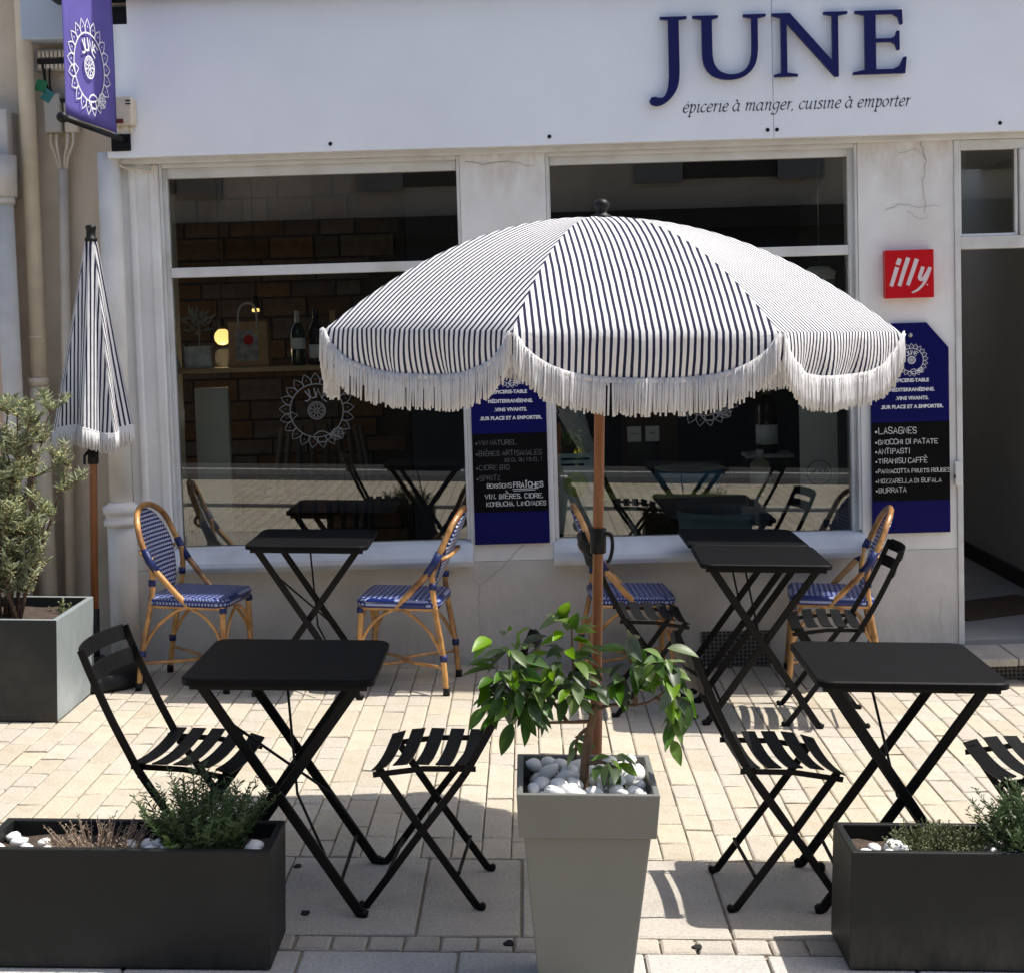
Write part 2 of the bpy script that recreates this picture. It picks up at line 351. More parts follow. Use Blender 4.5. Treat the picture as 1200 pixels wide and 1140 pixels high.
def stripe_mat(name, period, duty, transl=.22):
    m = bpy.data.materials.new(name); m.use_nodes = True; n = m.node_tree.nodes; l = m.node_tree.links; b = n['Principled BSDF']
    uv = n.new('ShaderNodeUVMap'); sx = n.new('ShaderNodeSeparateXYZ'); l.new(uv.outputs[0], sx.inputs[0])
    nz = n.new('ShaderNodeTexNoise'); nz.inputs['Scale'].default_value = 9; l.new(uv.outputs[0], nz.inputs[0])
    wb = n.new('ShaderNodeMath'); wb.operation = 'MULTIPLY_ADD'; l.new(nz.outputs[0], wb.inputs[0]); wb.inputs[1].default_value = period*.22; l.new(sx.outputs[0], wb.inputs[2])
    dv = n.new('ShaderNodeMath'); dv.operation = 'DIVIDE'; l.new(wb.outputs[0], dv.inputs[0]); dv.inputs[1].default_value = period
    fr = n.new('ShaderNodeMath'); fr.operation = 'FRACT'; l.new(dv.outputs[0], fr.inputs[0])
    lt = n.new('ShaderNodeMath'); lt.operation = 'LESS_THAN'; l.new(fr.outputs[0], lt.inputs[0]); lt.inputs[1].default_value = duty
    mx = n.new('ShaderNodeMix'); mx.data_type = 'RGBA'; l.new(lt.outputs[0], mx.inputs[0]); mx.inputs[6].default_value = (.80, .79, .79, 1); mx.inputs[7].default_value = (.022, .024, .06, 1)
    l.new(mx.outputs[2], b.inputs['Base Color']); b.inputs['Roughness'].default_value = .8; b.inputs['Specular IOR Level'].default_value = .2
    wv = n.new('ShaderNodeTexNoise'); wv.inputs['Scale'].default_value = 14; wv.inputs['Detail'].default_value = 4; l.new(uv.outputs[0], wv.inputs[0])
    bp = n.new('ShaderNodeBump'); bp.inputs['Strength'].default_value = .45; bp.inputs['Distance'].default_value = .012; l.new(wv.outputs[0], bp.inputs['Height']); l.new(bp.outputs[0], b.inputs['Normal'])
    tr = n.new('ShaderNodeBsdfTranslucent'); l.new(mx.outputs[2], tr.inputs[0])
    ms = n.new('ShaderNodeMixShader'); ms.inputs[0].default_value = transl; l.new(b.outputs[0], ms.inputs[1]); l.new(tr.outputs[0], ms.inputs[2]); l.new(ms.outputs[0], n['Material Output'].inputs[0])
    return m
STRIPE = stripe_mat('striped_canvas', .0185, .42)
def weave_mat(name, pu, pv, white):            # glossy navy plait with small pale stitches (UV in metres)
    m = bpy.data.materials.new(name); m.use_nodes = True; n = m.node_tree.nodes; l = m.node_tree.links; b = n['Principled BSDF']
    uv = n.new('ShaderNodeUVMap'); sx = n.new('ShaderNodeSeparateXYZ'); l.new(uv.outputs[0], sx.inputs[0])
    def op(o, a, c=None):
        q = n.new('ShaderNodeMath'); q.operation = o
        for i, x in enumerate((a, c)):
            if x is None: continue
            if isinstance(x, (int, float)): q.inputs[i].default_value = x
            else: l.new(x, q.inputs[i])
        return q.outputs[0]
    v = op('DIVIDE', sx.outputs[1], pv); row = op('FLOOR', v); fv = op('FRACT', v)
    sh = op('MULTIPLY', op('MODULO', row, 2), .5)
    fu = op('FRACT', op('ADD', op('DIVIDE', sx.outputs[0], pu), sh))
    st = op('MULTIPLY', op('MULTIPLY', op('GREATER_THAN', fu, .46), op('GREATER_THAN', fv, .22)), op('LESS_THAN', fv, .80))
    mx = n.new('ShaderNodeMix'); mx.data_type = 'RGBA'; l.new(st, mx.inputs[0]); mx.inputs[6].default_value = (.012, .024, .15, 1); mx.inputs[7].default_value = (*white, 1)
    l.new(mx.outputs[2], b.inputs['Base Color']); b.inputs['Roughness'].default_value = .32
    hgt = op('ADD', op('SINE', op('MULTIPLY', fv, math.pi)), op('MULTIPLY', op('SINE', op('MULTIPLY', fu, math.pi)), .6))
    bp = n.new('ShaderNodeBump'); bp.inputs['Strength'].default_value = .9; bp.inputs['Distance'].default_value = .004; l.new(hgt, bp.inputs['Height']); l.new(bp.outputs[0], b.inputs['Normal'])
    return m
WEAVEB = weave_mat('woven_back', .021, .019, (.72, .74, .80))
WEAVES = weave_mat('woven_seat', .034, .026, (.30, .34, .55))
def glass_mat(name, ior, tint=(1, 1, 1)):
    m = bpy.data.materials.new(name); m.use_nodes = True; n = m.node_tree.nodes; l = m.node_tree.links
    n.remove(n['Principled BSDF'])
    fr = n.new('ShaderNodeFresnel'); fr.inputs[0].default_value = ior
    t = n.new('ShaderNodeBsdfTransparent'); t.inputs[0].default_value = (*tint, 1); g = n.new('ShaderNodeBsdfGlossy'); g.inputs['Roughness'].default_value = .0; g.inputs[0].default_value = (1, 1, 1, 1)
    ms = n.new('ShaderNodeMixShader'); l.new(fr.outputs[0], ms.inputs[0]); l.new(t.outputs[0], ms.inputs[1]); l.new(g.outputs[0], ms.inputs[2]); l.new(ms.outputs[0], n['Material Output'].inputs[0])
    return m
GLASS = glass_mat('window_glass', 1.85, (.86, .89, .88))
def perf_mat(name, period, hole, color):
    m = bpy.data.materials.new(name); m.use_nodes = True; n = m.node_tree.nodes; l = m.node_tree.links; b = n['Principled BSDF']
    tc = n.new('ShaderNodeTexCoord'); vo = n.new('ShaderNodeTexVoronoi'); vo.voronoi_dimensions = '2D'; vo.inputs['Scale'].default_value = 1/period; vo.inputs['Randomness'].default_value = .12
    mp = n.new('ShaderNodeMapping'); mp.inputs['Rotation'].default_value = (R(90), 0, 0); l.new(tc.outputs['Object'], mp.inputs[0]); l.new(mp.outputs[0], vo.inputs[0])
    lt = n.new('ShaderNodeMath'); lt.operation = 'LESS_THAN'; l.new(vo.outputs[0], lt.inputs[0]); lt.inputs[1].default_value = hole
    mx = n.new('ShaderNodeMix'); mx.data_type = 'RGBA'; l.new(lt.outputs[0], mx.inputs[0]); mx.inputs[6].default_value = (*color, 1); mx.inputs[7].default_value = (.006, .006, .006, 1); l.new(mx.outputs[2], b.inputs[0])
    b.inputs['Roughness'].default_value = .6
    return m
PERF = perf_mat('perforated_plate', .021, .36, (.13, .125, .12))

# ------------------------------------------------------------------ ground
D = 7.80                                       # the shop's wall plane
def street_mat():
    m = bpy.data.materials.new('street_paving'); m.use_nodes = True; n = m.node_tree.nodes; l = m.node_tree.links; b = n['Principled BSDF']; b.inputs['Roughness'].default_value = .85
    tc = n.new('ShaderNodeTexCoord'); mp = n.new('ShaderNodeMapping'); mp.inputs['Rotation'].default_value = (0, 0, R(90)); l.new(tc.outputs['Object'], mp.inputs[0])
    br = n.new('ShaderNodeTexBrick'); br.inputs['Scale'].default_value = 1; br.inputs['Brick Width'].default_value = .32; br.inputs['Row Height'].default_value = .1; br.inputs['Mortar Size'].default_value = .005
    br.inputs['Color1'].default_value = (.56, .49, .39, 1); br.inputs['Color2'].default_value = (.48, .42, .33, 1); br.inputs['Mortar'].default_value = (.22, .19, .15, 1); l.new(mp.outputs[0], br.inputs[0])
    l.new(br.outputs[0], b.inputs[0]); return m
g = MB(); g.box(-40, 40, -40, 3.2, -.3, 0); street = struct(g.build('street', street_mat())); street.matrix_world = TILT
g = MB(); g.box(-40, 40, 3.2, 40, -.3, -.012); pave = struct(g.build('pavement', MORTAR)); pave.matrix_world = TILT
def piece_mesh(L, W, T=.03, seed=0, ch=.0042):  # a dressed stone with worn edges; x across, y along, top at 0
    rg = random.Random(seed); j = lambda a: rg.uniform(-a, a)
    x, y = W/2, L/2
    top = [(sx*(x-ch)+j(.002), sy*(y-ch)+j(.003), j(.0012)) for sx, sy in ((-1, -1), (1, -1), (1, 1), (-1, 1))]
    rim = [(sx*x+j(.0018), sy*y+j(.003), -ch*.8) for sx, sy in ((-1, -1), (1, -1), (1, 1), (-1, 1))]
    bot = [(a, b, -T) for a, b, c in rim]
    b = MB(); b.add(top+rim+bot, [(0, 1, 2, 3)]+[(4+k, 4+(k+1) % 4, (k+1) % 4, k) for k in range(4)]+[(8+k, 8+(k+1) % 4, 4+(k+1) % 4, 4+k) for k in range(4)])
    return b
def in_frame(x, y):                            # does the spot lie inside the picture's field
    return abs(x-.0*y) < .345*y+.06
pieces = []                                    # (y, x, kind, length index)
COLW = .1; lens = [.16, .2, .25, .3, .36, .43]
cells = []
x = -4.2; ci = 0
while x < 4.2:
    y = 4.957+random.uniform(0, .0); first = True
    while y < 7.76:
        k = random.choice((0, 1, 1, 2, 2, 3, 3, 4, 5))
        if first: k = random.choice((0, 1, 2, 3)); first = False
        L = lens[k]
        if y+L > 7.80: L = 7.80-y; k = -1
        if L > .05: cells.append((x+COLW/2, y+L/2, L, k))
        y += L
    x += COLW; ci += 1
pm = {}
def paver_mesh(k, L):
    key = (k, random.randrange(3)) if k >= 0 else None
    if key is None: return piece_mesh(L-.006, COLW-.005, seed=random.randrange(999)).mesh('paver', PAVER)
    if key not in pm: pm[key] = piece_mesh(lens[k]-.006, COLW-.005, seed=hash(key) % 997).mesh('paver', PAVER)
    return pm[key]
vis = sorted([c for c in cells if in_frame(c[0], c[1]) and c[3] >= 0], key=lambda c: -(c[2]/c[1]**2))[:300]
visset = set(vis); rest = MB()
for c in cells:
    if c in visset:
        o = link(bpy.data.objects.new('paver', paver_mesh(c[3], c[2])), pave); o.location = (c[0], c[1], random.uniform(-.0018, .0015))
        o.rotation_euler = (random.uniform(-.004, .004), random.uniform(-.008, .008), random.choice((0, math.pi)))
    else:
        p = piece_mesh(c[2]-.006, COLW-.005, seed=random.randrange(9999)); rest.M = Matrix.Translation((c[0], c[1], random.uniform(-.0015, .0015))); rest.add(p.v, p.f)
rest.M = Matrix.Identity(4); stuff(rest.build('farther_pavers', PAVER, pave))
def row(y0, y1, xs, m, name):                  # a course of slabs or setts between given joints
    for a, b in zip(xs[:-1], xs[1:]):
        me = piece_mesh(y1-y0-.008, b-a-.008, seed=random.randrange(9999), ch=.005).mesh(name, m)
        o = link(bpy.data.objects.new(name, me), pave); o.location = ((a+b)/2, (y0+y1)/2, random.uniform(-.001, .001))
xs = [-1.9, -1.55, -1.22, -.81, -.37, -.065, .24, .545, .91, 1.28, 1.62, 1.95]
row(4.318, 4.953, xs, SLAB, 'slab')
row(4.212, 4.314, [-1.75+.104*k for k in range(35)], SLAB, 'sett')
row(3.6, 4.208, [-1.6, -1.15, -.68, -.24, .28, .62, 1.02, 1.5], SLABG, 'slab')
far = MB()
for a, b in ((-9, -4.2), (4.2, 9)): far.box(a, b, 4.957, 7.8, -.02, -.002)
for a, b in ((-9, -1.9), (1.95, 9)): far.box(a, b, 4.318, 4.953, -.02, -.002)
for a, b in ((-9, -1.75), (1.79, 9)): far.box(a, b, 4.212, 4.314, -.02, -.002)
for a, b in ((-9, -1.6), (1.5, 9)): far.box(a, b, 3.21, 4.208, -.02, -.002)
far.box(-1.6, 1.5, 3.21, 3.594, -.02, -.002)
far.build('outer_paving', SLAB, pave)
lf = MB(); rg = random.Random(3)
for x, y in ((-.79, 4.86), (-.71, 4.47), (.435, 4.25), (-.1, 4.26)): # dark fallen bits on the slabs
    pts = [(x+.014*math.cos(a)*rg.uniform(.6, 1.3), y+.02*math.sin(a)*rg.uniform(.6, 1.2)) for a in [k*math.pi/4 for k in range(8)]]
    o = MB().add([(p[0]-x, p[1]-y, .004) for p in pts]+[(p[0]-x, p[1]-y, 0) for p in pts], [tuple(range(8))]+[(8+k, 8+(k+1) % 8, (k+1) % 8, k) for k in range(8)]).build('gum_spot', DARK, pave); o.location = (x, y, .001)

# ------------------------------------------------------------------ the shop building
shop = tag(empty('shop_building', (0, D, 0)), 'white plastered shop building with two big windows and grey painted base', 'building')
def part(b, name, m, parent=shop, **kw):
    o = b.build(name, m, None, **kw); o.parent = parent; o.matrix_parent_inverse = parent.matrix_world.inverted(); return o
b = MB()
b.box(-2.035, -1.838, D, 8.15, .54, 2.66); b.box(-.315, .115, D, 8.15, .54, 2.66); b.box(1.685, 2.165, D, 8.15, .54, 2.66)
b.box(-1.838, -.315, D, 8.15, 2.60, 2.66); b.box(.115, 1.685, D, 8.15, 2.60, 2.66); b.box(2.165, 3.01, D, 8.15, 2.60, 2.66)
b.box(-2.035, 4.6, D, 8.15, 2.66, 6.75); b.box(3.01, 4.6, D, 8.15, -.35, 2.66)
part(b, 'wall', WHITE)
b = MB(); b.box(-2.035, 2.165, D-.004, 8.15, -.35, .538); part(b, 'painted_base', GREYP)
b = MB(); b.box(-1.99, -1.955, D-.018, D+.05, .57, 2.6); b.box(-1.89, -1.84, D-.01, D+.05, .57, 2.6); part(b, 'moulding', WHITE, bevel=.012, seg=3)
b = MB(); b.box(-2.03, 2.53, D-.03, D-.0005, 2.601, 2.66); part(b, 'cornice', FRAME, bevel=.004)
b = MB(); b.box(-2.3, 5, 7.6, 9.5, 6.75, 6.85); part(b, 'roof', CREAMP)
b = MB()                                        # hairline cracks
ink = Ink()
rg = random.Random(11)
def crack(pts, w=.004):
    P = []
    for (a, c), (d, e) in zip(pts[:-1], pts[1:]):
        for k in range(7): t = k/7; P.append((a+(d-a)*t+rg.uniform(-.006, .006), c+(e-c)*t+rg.uniform(-.006, .006)))
    ink.line(P, w, w1=w*.5)
crack([(-.05, .62), (-.11, .56), (-.2, .47), (-.28, .415), (-.29, .3), (-.275, .18), (-.29, .06)], .003)
crack([(-.28, .415), (-.31, .46), (-.3, .52)], .002)
crack([(2.0, 2.59), (2.03, 2.5), (2.01, 2.4), (2.02, 2.22)], .004); crack([(1.9, 2.54), (1.98, 2.56), (2.03, 2.5)], .0025); crack([(1.82, 2.26), (1.9, 2.29), (2.0, 2.27), (2.1, 2.28)], .003)
crack([(1.93, 2.25), (2.0, 2.21), (2.05, 2.24)], .002); crack([(2.08, .3), (2.07, .2), (2.08, .1)], .002); crack([(-.29, 2.57), (-.2, 2.55), (-.05, 2.56), (.08, 2.53)], .004)
o = place_ink(ink, 'crack', mat('crack_dark', (.30, .27, .23), .95), shop, Matrix.Translation((0, D-.0065, 0)) @ FACE)

def window(name, label, x0, x1, gx0, gx1, zb, zt, tr0, tr1, ztop):
    w = tag(empty(name, (x0, D, zb)), label, 'window')
    b = MB(); y0, y1 = D+.035, D+.10
    b.box(x0+.001, gx0, y0, y1, zb-.05, ztop); b.box(gx1, x1-.001, y0, y1, zb-.05, ztop)
    b.box(gx0, gx1, y0, y1, zt, ztop); b.box(gx0, gx1, y0-.004, y1, tr0, tr1); b.box(gx0, gx1, y0-.004, y1, zb-.05, zb)
    part(b, 'frame', FRAME, w, bevel=.004)
    b = MB(); b.box(x0+.001, x0+.016, D+.004, y0-.005, zb+.01, ztop); b.box(x1-.016, x1-.001, D+.004, y0-.005, zb+.01, ztop); b.box(x0+.017, x1-.017, D+.004, y0-.005, ztop-.02, ztop)
    part(b, 'casing', FRAME, w, bevel=.003)
    for a, c in ((zb, tr0), (tr1, zt)):
        b = MB(); b.box(gx0+.0006, gx1-.0006, D+.066, D+.072, a+.0006, c-.0006); part(b, 'pane', GLASS, w)
    b = MB()                                    # sloping sill slab with a rounded nose
    prof = [(D+.034, zb+.0), (D-.03, zb-.012), (D-.085, zb-.035), (D-.125, zb-.062), (D-.135, zb-.085), (D-.125, zb-.112), (D-.06, zb-.114), (D-.0045, zb-.114), (D+.034, zb-.114)]
    n = len(prof); vs = [(x, y, z) for x in (x0-.012, x1+.012) for y, z in prof]
    b.add(vs, [tuple(range(n)), tuple(range(2*n-1, n-1, -1))]+[((i+1) % n, i, n+i, n+(i+1) % n) for i in range(n)])
    part(b, 'sill', SILLM, w, bevel=.006)
    return w
winL = window('shop_window', 'wide shop window with an oak shelf of bottles and a paper bag behind', -1.838, -.315, -1.803, -.335, .645, 2.53, 2.028, 2.078, 2.60)
winR = window('shop_window', 'wide shop window behind the open striped parasol, with papers and bottles inside', .115, 1.685, .138, 1.642, .638, 2.54, 2.045, 2.095, 2.60)
b = MB(); b.box(1.6425, 1.655, D+.028, D+.034, .66, 2.04); part(b, 'bead', FRAME, winR)
ink = Ink(); badge(ink, 0, 0, .19, .0042); place_ink(ink, 'sticker', GLASSMARK, winL, Matrix.Translation((-1.09, D+.0645, 1.33)) @ FACE)
ink = Ink(); badge(ink, 0, 0, .19, .0042); place_ink(ink, 'sticker', GLASSMARK, winR, Matrix.Translation((.90, D+.0645, 1.385)) @ FACE)

# vent plate in the base
b = MB(); b.box(.85, 1.2, D-.014, D-.0045, -.055, .145); v = part(b, 'vent_plate', PERF)

# door
door = tag(empty('shop_doorway', (2.34, D, .04)), 'open shop doorway with a small glass transom light above', 'doorway')
b = MB(); b.box(2.166, 2.196, D-.012, D+.10, .045, 2.6); b.box(2.97, 3.01, D-.012, D+.10, .045, 2.6); b.box(2.495, 2.53, D-.011, D+.10, 2.119, 2.549)
b.box(2.196, 2.97, D-.008, D+.10, 2.055, 2.118); b.box(2.196, 2.97, D-.004, D+.1, 2.55, 2.6); part(b, 'frame', FRAME, door, bevel=.004)
b = MB(); b.box(2.197, 2.206, D+.01, D+.06, 2.119, 2.549); b.box(2.478, 2.489, D+.01, D+.06, 2.119, 2.549); b.box(2.2065, 2.4775, D+.01, D+.06, 2.119, 2.131); part(b, 'transom_sash', WHITE, door)
b = MB(); b.box(2.2065, 2.4775, D+.03, D+.036, 2.132, 2.548); part(b, 'pane', GLASS, door)
b = MB(); b.box(2.531, 2.969, D+.03, D+.036, 2.119, 2.549); part(b, 'pane', GLASS, door)
b = MB(); b.box(2.150, 2.19, D-.03, D-.0125, .86, .985); part(b, 'lock_plate', FRAME, door, bevel=.006)
b = MB(); b.box(2.146, 2.152, D-.032, D-.02, .90, .918); part(b, 'latch', BLACKM, door)
step = tag(empty('door_step', (2.5, 7.6, -.1)), 'worn pale stone step in front of the open doorway', 'step')
b = MB(); b.box(2.13, 2.36, 7.45, D-.013, .005, .043); part(b, 'slab', SLAB, step, bevel=.006)
b = MB(); b.box(2.365, 3.2, 7.45, D-.013, .007, .044); part(b, 'slab', SLAB, step, bevel=.006)
b = MB(); b.box(2.10, 3.2, 7.575, D-.005, -.25, .004); part(b, 'riser', GREYP, step)
b = MB(); b.box(2.16, 3.2, 7.562, 7.574, -.09, -.005); part(b, 'vent_plate', PERF, step)

# inside the shop
def inside(name, m, *boxes):
    b = MB()
    for q in boxes: b.box(*q)
    return struct(b.build(name, m))
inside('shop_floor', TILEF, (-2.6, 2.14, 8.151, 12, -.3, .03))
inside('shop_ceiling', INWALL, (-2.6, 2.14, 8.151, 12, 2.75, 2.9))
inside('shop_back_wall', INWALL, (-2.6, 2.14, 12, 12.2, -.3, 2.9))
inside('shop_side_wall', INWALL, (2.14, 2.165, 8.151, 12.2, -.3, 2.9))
inside('corridor_floor', TILEF, (2.166, 3.4, 7.9, 13, -.3, .043))
inside('corridor_wall', CORRW, (3.005, 3.15, 8.151, 11.5, .0, 2.9), (2.166, 3.4, 11.5, 11.7, 0, 2.9))
inside('corridor_ceiling', CORRW, (2.166, 3.4, 8.151, 10.2, 2.66, 2.9), (2.166, 3.4, 11.2, 11.7, 2.66, 2.9))  # unseen gap between the two pieces, added to let sky light onto the wall
b = MB(); b.box(2.98, 3.004, 8.152, 11.49, .044, .14); sk = struct(b.build('skirting', mat('skirting_dark', (.04, .034, .03), .6)))
b = MB(); b.box(2.88, 3.004, 8.3, 8.55, .86, .90); tag(b.build('wall_ledge', FRAME), 'small pale ledge on the corridor wall inside the doorway', 'ledge')
b = MB(); b.box(-.36, .36, -.22, .22, 0, .012); mt = tag(b.build('doormat', mat('coir', (.13, .085, .05), .95, var=.3, vscale=60, bump=.8, bscale=120), bevel=.003), 'brown coir doormat on the corridor floor behind the step', 'doormat'); mt.location = (2.98-.32, 8.78, .0435); mt.rotation_euler.z = R(24)
mt.location = (2.62, 8.72, .0435); 
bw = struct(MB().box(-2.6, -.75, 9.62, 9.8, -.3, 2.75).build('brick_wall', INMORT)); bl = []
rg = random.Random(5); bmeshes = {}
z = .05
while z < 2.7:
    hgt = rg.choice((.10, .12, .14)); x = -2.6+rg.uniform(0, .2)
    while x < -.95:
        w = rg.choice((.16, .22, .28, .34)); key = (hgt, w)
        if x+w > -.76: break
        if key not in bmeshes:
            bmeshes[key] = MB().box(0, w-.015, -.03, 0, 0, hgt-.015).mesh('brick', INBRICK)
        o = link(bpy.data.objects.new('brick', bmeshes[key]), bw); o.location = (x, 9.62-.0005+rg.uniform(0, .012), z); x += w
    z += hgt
shelf = tag(MB().box(-1.87, -.9, 7.96, 8.13, 1.535, 1.56).build('window_shelf', SHELFW, bevel=.002), 'oak shelf board across the window with the paper bag', 'shelf')
SZ = 1.5605
def lathe_thing(name, label, cat, x, y, z, parts, group=None):
    r = tag(empty(name, (x, y, z)), label, cat, group)
    for nm, prof, m in parts: MB().lathe(prof, 18).build(nm, m, r, smooth=True)
    return r
BOTG = mat('bottle_green', (.02, .035, .02), .08, coat=.3); BOTD = mat('bottle_dark', (.025, .015, .012), .08); BOTC = mat('bottle_pale', (.35, .33, .22), .1)
LAB = mat('paper_label', (.82, .81, .77), .8); CAPW = mat('capsule_white', (.55, .54, .5), .4)
def bottle(x, y, z, h, r, bm, capm, label, lz=(.25, .5), sq=False):
    s = h/.3; nk = r*.37
    return lathe_thing('bottle', label, 'bottle', x, y, z, [
        ('glass', [(r*.92, 0), (r, .006), (r, .18*s), (r*.85, .205*s), (nk, .235*s), (nk, .275*s)], bm),
        ('capsule', [(nk+.001, .232*s), (nk+.001, .298*s), (nk*.8, .3*s)], capm),
        ('paper_label', [(r+.0008, lz[0]*h), (r+.0008, lz[1]*h)], LAB)])
bottle(-1.20, 8.05, SZ, .285, .037, BOTG, CAPW, 'wine bottle with white capsule beside the paper bag', (.3, .5))
bottle(-1.105, 8.05, SZ, .295, .038, BOTD, BOTD, 'dark bottle with square pale label, second from the paper bag', (.12, .36))
bottle(-1.015, 8.05, SZ, .28, .036, BOTG, KRAFT, 'bottle with brown capsule, third from the paper bag', (.2, .42))
bag = tag(empty('paper_bag', (-1.455, 8.05, SZ)), 'brown kraft paper bag with handles and a round red sticker', 'bag')
MB().frustum(-.105, .105, -.05, .05, 0, -.10, .10, -.045, .045, .235).build('body', KRAFT, bag)
MB().tube(spline([(-.045, -.046, .2), (-.045, -.046, .28), (-.02, -.046, .325), (.03, -.046, .325), (.05, -.046, .28), (.05, -.046, .2)], 5), .006, 6).build('handle', mat('cord', (.5, .47, .42), .8), bag, smooth=True)
MB().box(-.065, .055, -.0515, -.0505, .03, .19).build('window_patch', mat('bag_print', (.34, .30, .28), .7, var=.6, vscale=22), bag)
o = MB().lathe([(.026, 0), (.026, .001)], 20).build('sticker', RED, bag); o.location = (.005, -.0515, .14); o.rotation_euler.x = R(90)
o = MB().lathe([(.016, 0), (.016, .001)], 16).build('sticker', mat('yellow_sticker', (.5, .42, .15), .7), bag); o.location = (.045, -.0515, .172); o.rotation_euler.x = R(90)
cb = tag(empty('cube_vase', (-1.72, 8.05, SZ)), 'grey stone cube vase with a grey leafed sprig', 'vase')
MB().box(-.07, .07, -.05, .05, 0, .115).build('pot', mat('grey_stone', (.6, .6, .6), .7, var=.4, vscale=18), cb, bevel=.004)
b = MB(); rg = random.Random(4); b.tube([(0, 0, .1), (.005, 0, .2), (0, 0, .26)], .004, 5)
for k in range(46):
    a = rg.uniform(0, 6.28); e = rg.uniform(-.1, 1.2); p = Vector((rg.uniform(-.04, .04), rg.uniform(-.03, .03), rg.uniform(.17, .27))); d = Vector((math.cos(a)*math.cos(e), math.sin(a)*.5*math.cos(e), math.sin(e))); L = rg.uniform(.05, .085); s = d.orthogonal().normalized()*.009
    b.add([p, p+d*L*.5+s, p+d*L, p+d*L*.5-s], [(0, 1, 2, 3)])
stuff(b.build('sprig', mat('sprig_leaf', (.36, .37, .31), .7), cb))
bk = tag(MB().box(-.006, .006, -.06, .06, 0, .13).build('leaning_book', mat('book_pale', (.5, .5, .48), .7)), 'thin pale book leaning at the end of the oak shelf', 'book'); bk.location = (-1.825, 8.04, SZ); bk.rotation_euler = (0, R(-14), R(15)); 
bk.location.z = SZ+.002
lampm = mat('lamp_glow', (1, .75, .35), .4, emit=((1, .60, .18), 1.5))
lp = lathe_thing('globe_lamp', 'round lit yellow globe lamp hanging behind the stone cube vase', 'lamp', -1.705, 8.6, 1.715, [
    ('globe', [(.001, -.046), (.025, -.04), (.042, -.02), (.046, 0), (.042, .02), (.025, .04), (.012, .046)], lampm), ('holder', [(.016, .044), (.016, .10)], BLACKP), ('cord', [(.003, .1), (.003, 1.034)], BLACKP)])
pl = bpy.data.lights.new('globe_light', 'POINT'); pl.energy = 1.2; pl.color = (1, .68, .34); pl.shadow_soft_size = .05; po = bpy.data.objects.new('globe_light', pl); col.objects.link(po); po.location = (-1.705, 8.6, 1.6); po.parent = lp; po.matrix_parent_inverse = lp.matrix_world.inverted()
lathe_thing('pendant_lamp', 'small dark pendant socket with a lit warm bulb above the paper bag', 'lamp', -1.53, 8.7, 1.86, [
    ('bulb', [(.001, -.012), (.02, -.008), (.022, .0), (.018, .012)], lampm), ('socket', [(.024, .01), (.022, .05), (.017, .08)], BLACKP), ('cord', [(.003, .08), (.003, .889)], BLACKP)])
tag(MB().box(-1.78, -1.6, 8.16, 8.2, .031, 1.45).build('pale_panel', mat('panel_grey', (.60, .62, .57), .6, var=.08), bevel=.004), 'pale painted panel standing under the window shelf', 'panel')
st = tag(empty('dark_stove', (-1.2, 8.75, .03)), 'round dark chequered basket chair inside the shop behind the shelf', 'chair')
MB().lathe([(.22, 0), (.24, .3), (.3, .45), (.28, .5)], 20).build('seat', mat('dark_check', (.06, .05, .045), .8), st, smooth=True)
b = MB()
for k in range(9):
    a = R(20+k*17.5); b.tube([(.27*math.cos(a), .27*math.sin(a), .46), (.3*math.cos(a), .3*math.sin(a), .8), (.24*math.cos(a), .28*math.sin(a), 1.15)], .018, 6)
b.build('backrest', mat('dark_check', (.06, .05, .045), .8), st, smooth=True)
# right-hand window
cn = tag(empty('display_counter', (.9, 8.35, .03)), 'low display counter with an olive green top behind the glass', 'counter')
MB().box(-.78, .35, -.15, .2, .76, .80).build('top', mat('green_top', (.42, .50, .13), .5), cn, bevel=.004)
for sx in (-.74, -.35, .31):
    for sy in (-.12, .17): MB().box(sx-.012, sx+.012, sy-.012, sy+.012, 0, .76).build('leg', CAPW, cn)
CT = .831
tg = tag(empty('cardboard_sign', (.235, 8.0, .64)), 'pale blue card with a green disc behind the window corner', 'card')
MB().box(-.09, .09, 0, .004, 0, .42).build('sheet', mat('card_blue', (.50, .66, .74), .6), tg)
o = MB().lathe([(.065, 0), (.065, .002)], 24).build('disc', mat('disc_green', (.28, .50, .06), .6), tg); o.rotation_euler.x = R(90); o.location = (0, -.0005, .26)
for k in range(2): MB().box(-.075, .075-.03*k, -.0015, -.0003, .385-.03*k, .397-.03*k).build('print_line', MENUB, tg)
MB().box(-.1, .1, .006, .03, -.61, .0).build('stand', INWALL, tg)
ppr = tag(empty('wrapping_paper', (.40, 8.3, CT)), 'rolled cone of pale printed wrapping paper beside the window edge', 'paper roll')
cone = MB().lathe([(.012, 0), (.06, .38), (.10, .72), (.095, .72)], 20).build('roll', mat('tissue', (.74, .75, .74), .8, var=.25, vscale=45), ppr, smooth=True); ppr.rotation_euler.y = R(-22)
bpy.context.view_layer.update()
type_mesh('lettering', 'JUNE', .06, MENUB, ppr.matrix_world @ Matrix.Translation((0, -.094, .5)) @ FACE, ppr, align='CENTER', bold=.001)
for i, x in enumerate((.58, .68)):
    c = tag(MB().box(-.038, .038, 0, .004, 0, .085).build('price_card', LAB), ('small white price card nearer the paper roll', 'small white price card nearer the soap bottle')[i], 'card'); c.location = (x, 8.5, 1.07)
    bpy.context.view_layer.update()
    type_mesh('lettering', ('menu', 'café')[i], .022, BLACKP, Matrix.Translation((x, 8.4985, 1.11)) @ FACE, c, align='CENTER')
bd = tag(empty('notice_board', (.70, 8.9, .03)), 'brown notice board with a red print standing behind the price cards', 'board')
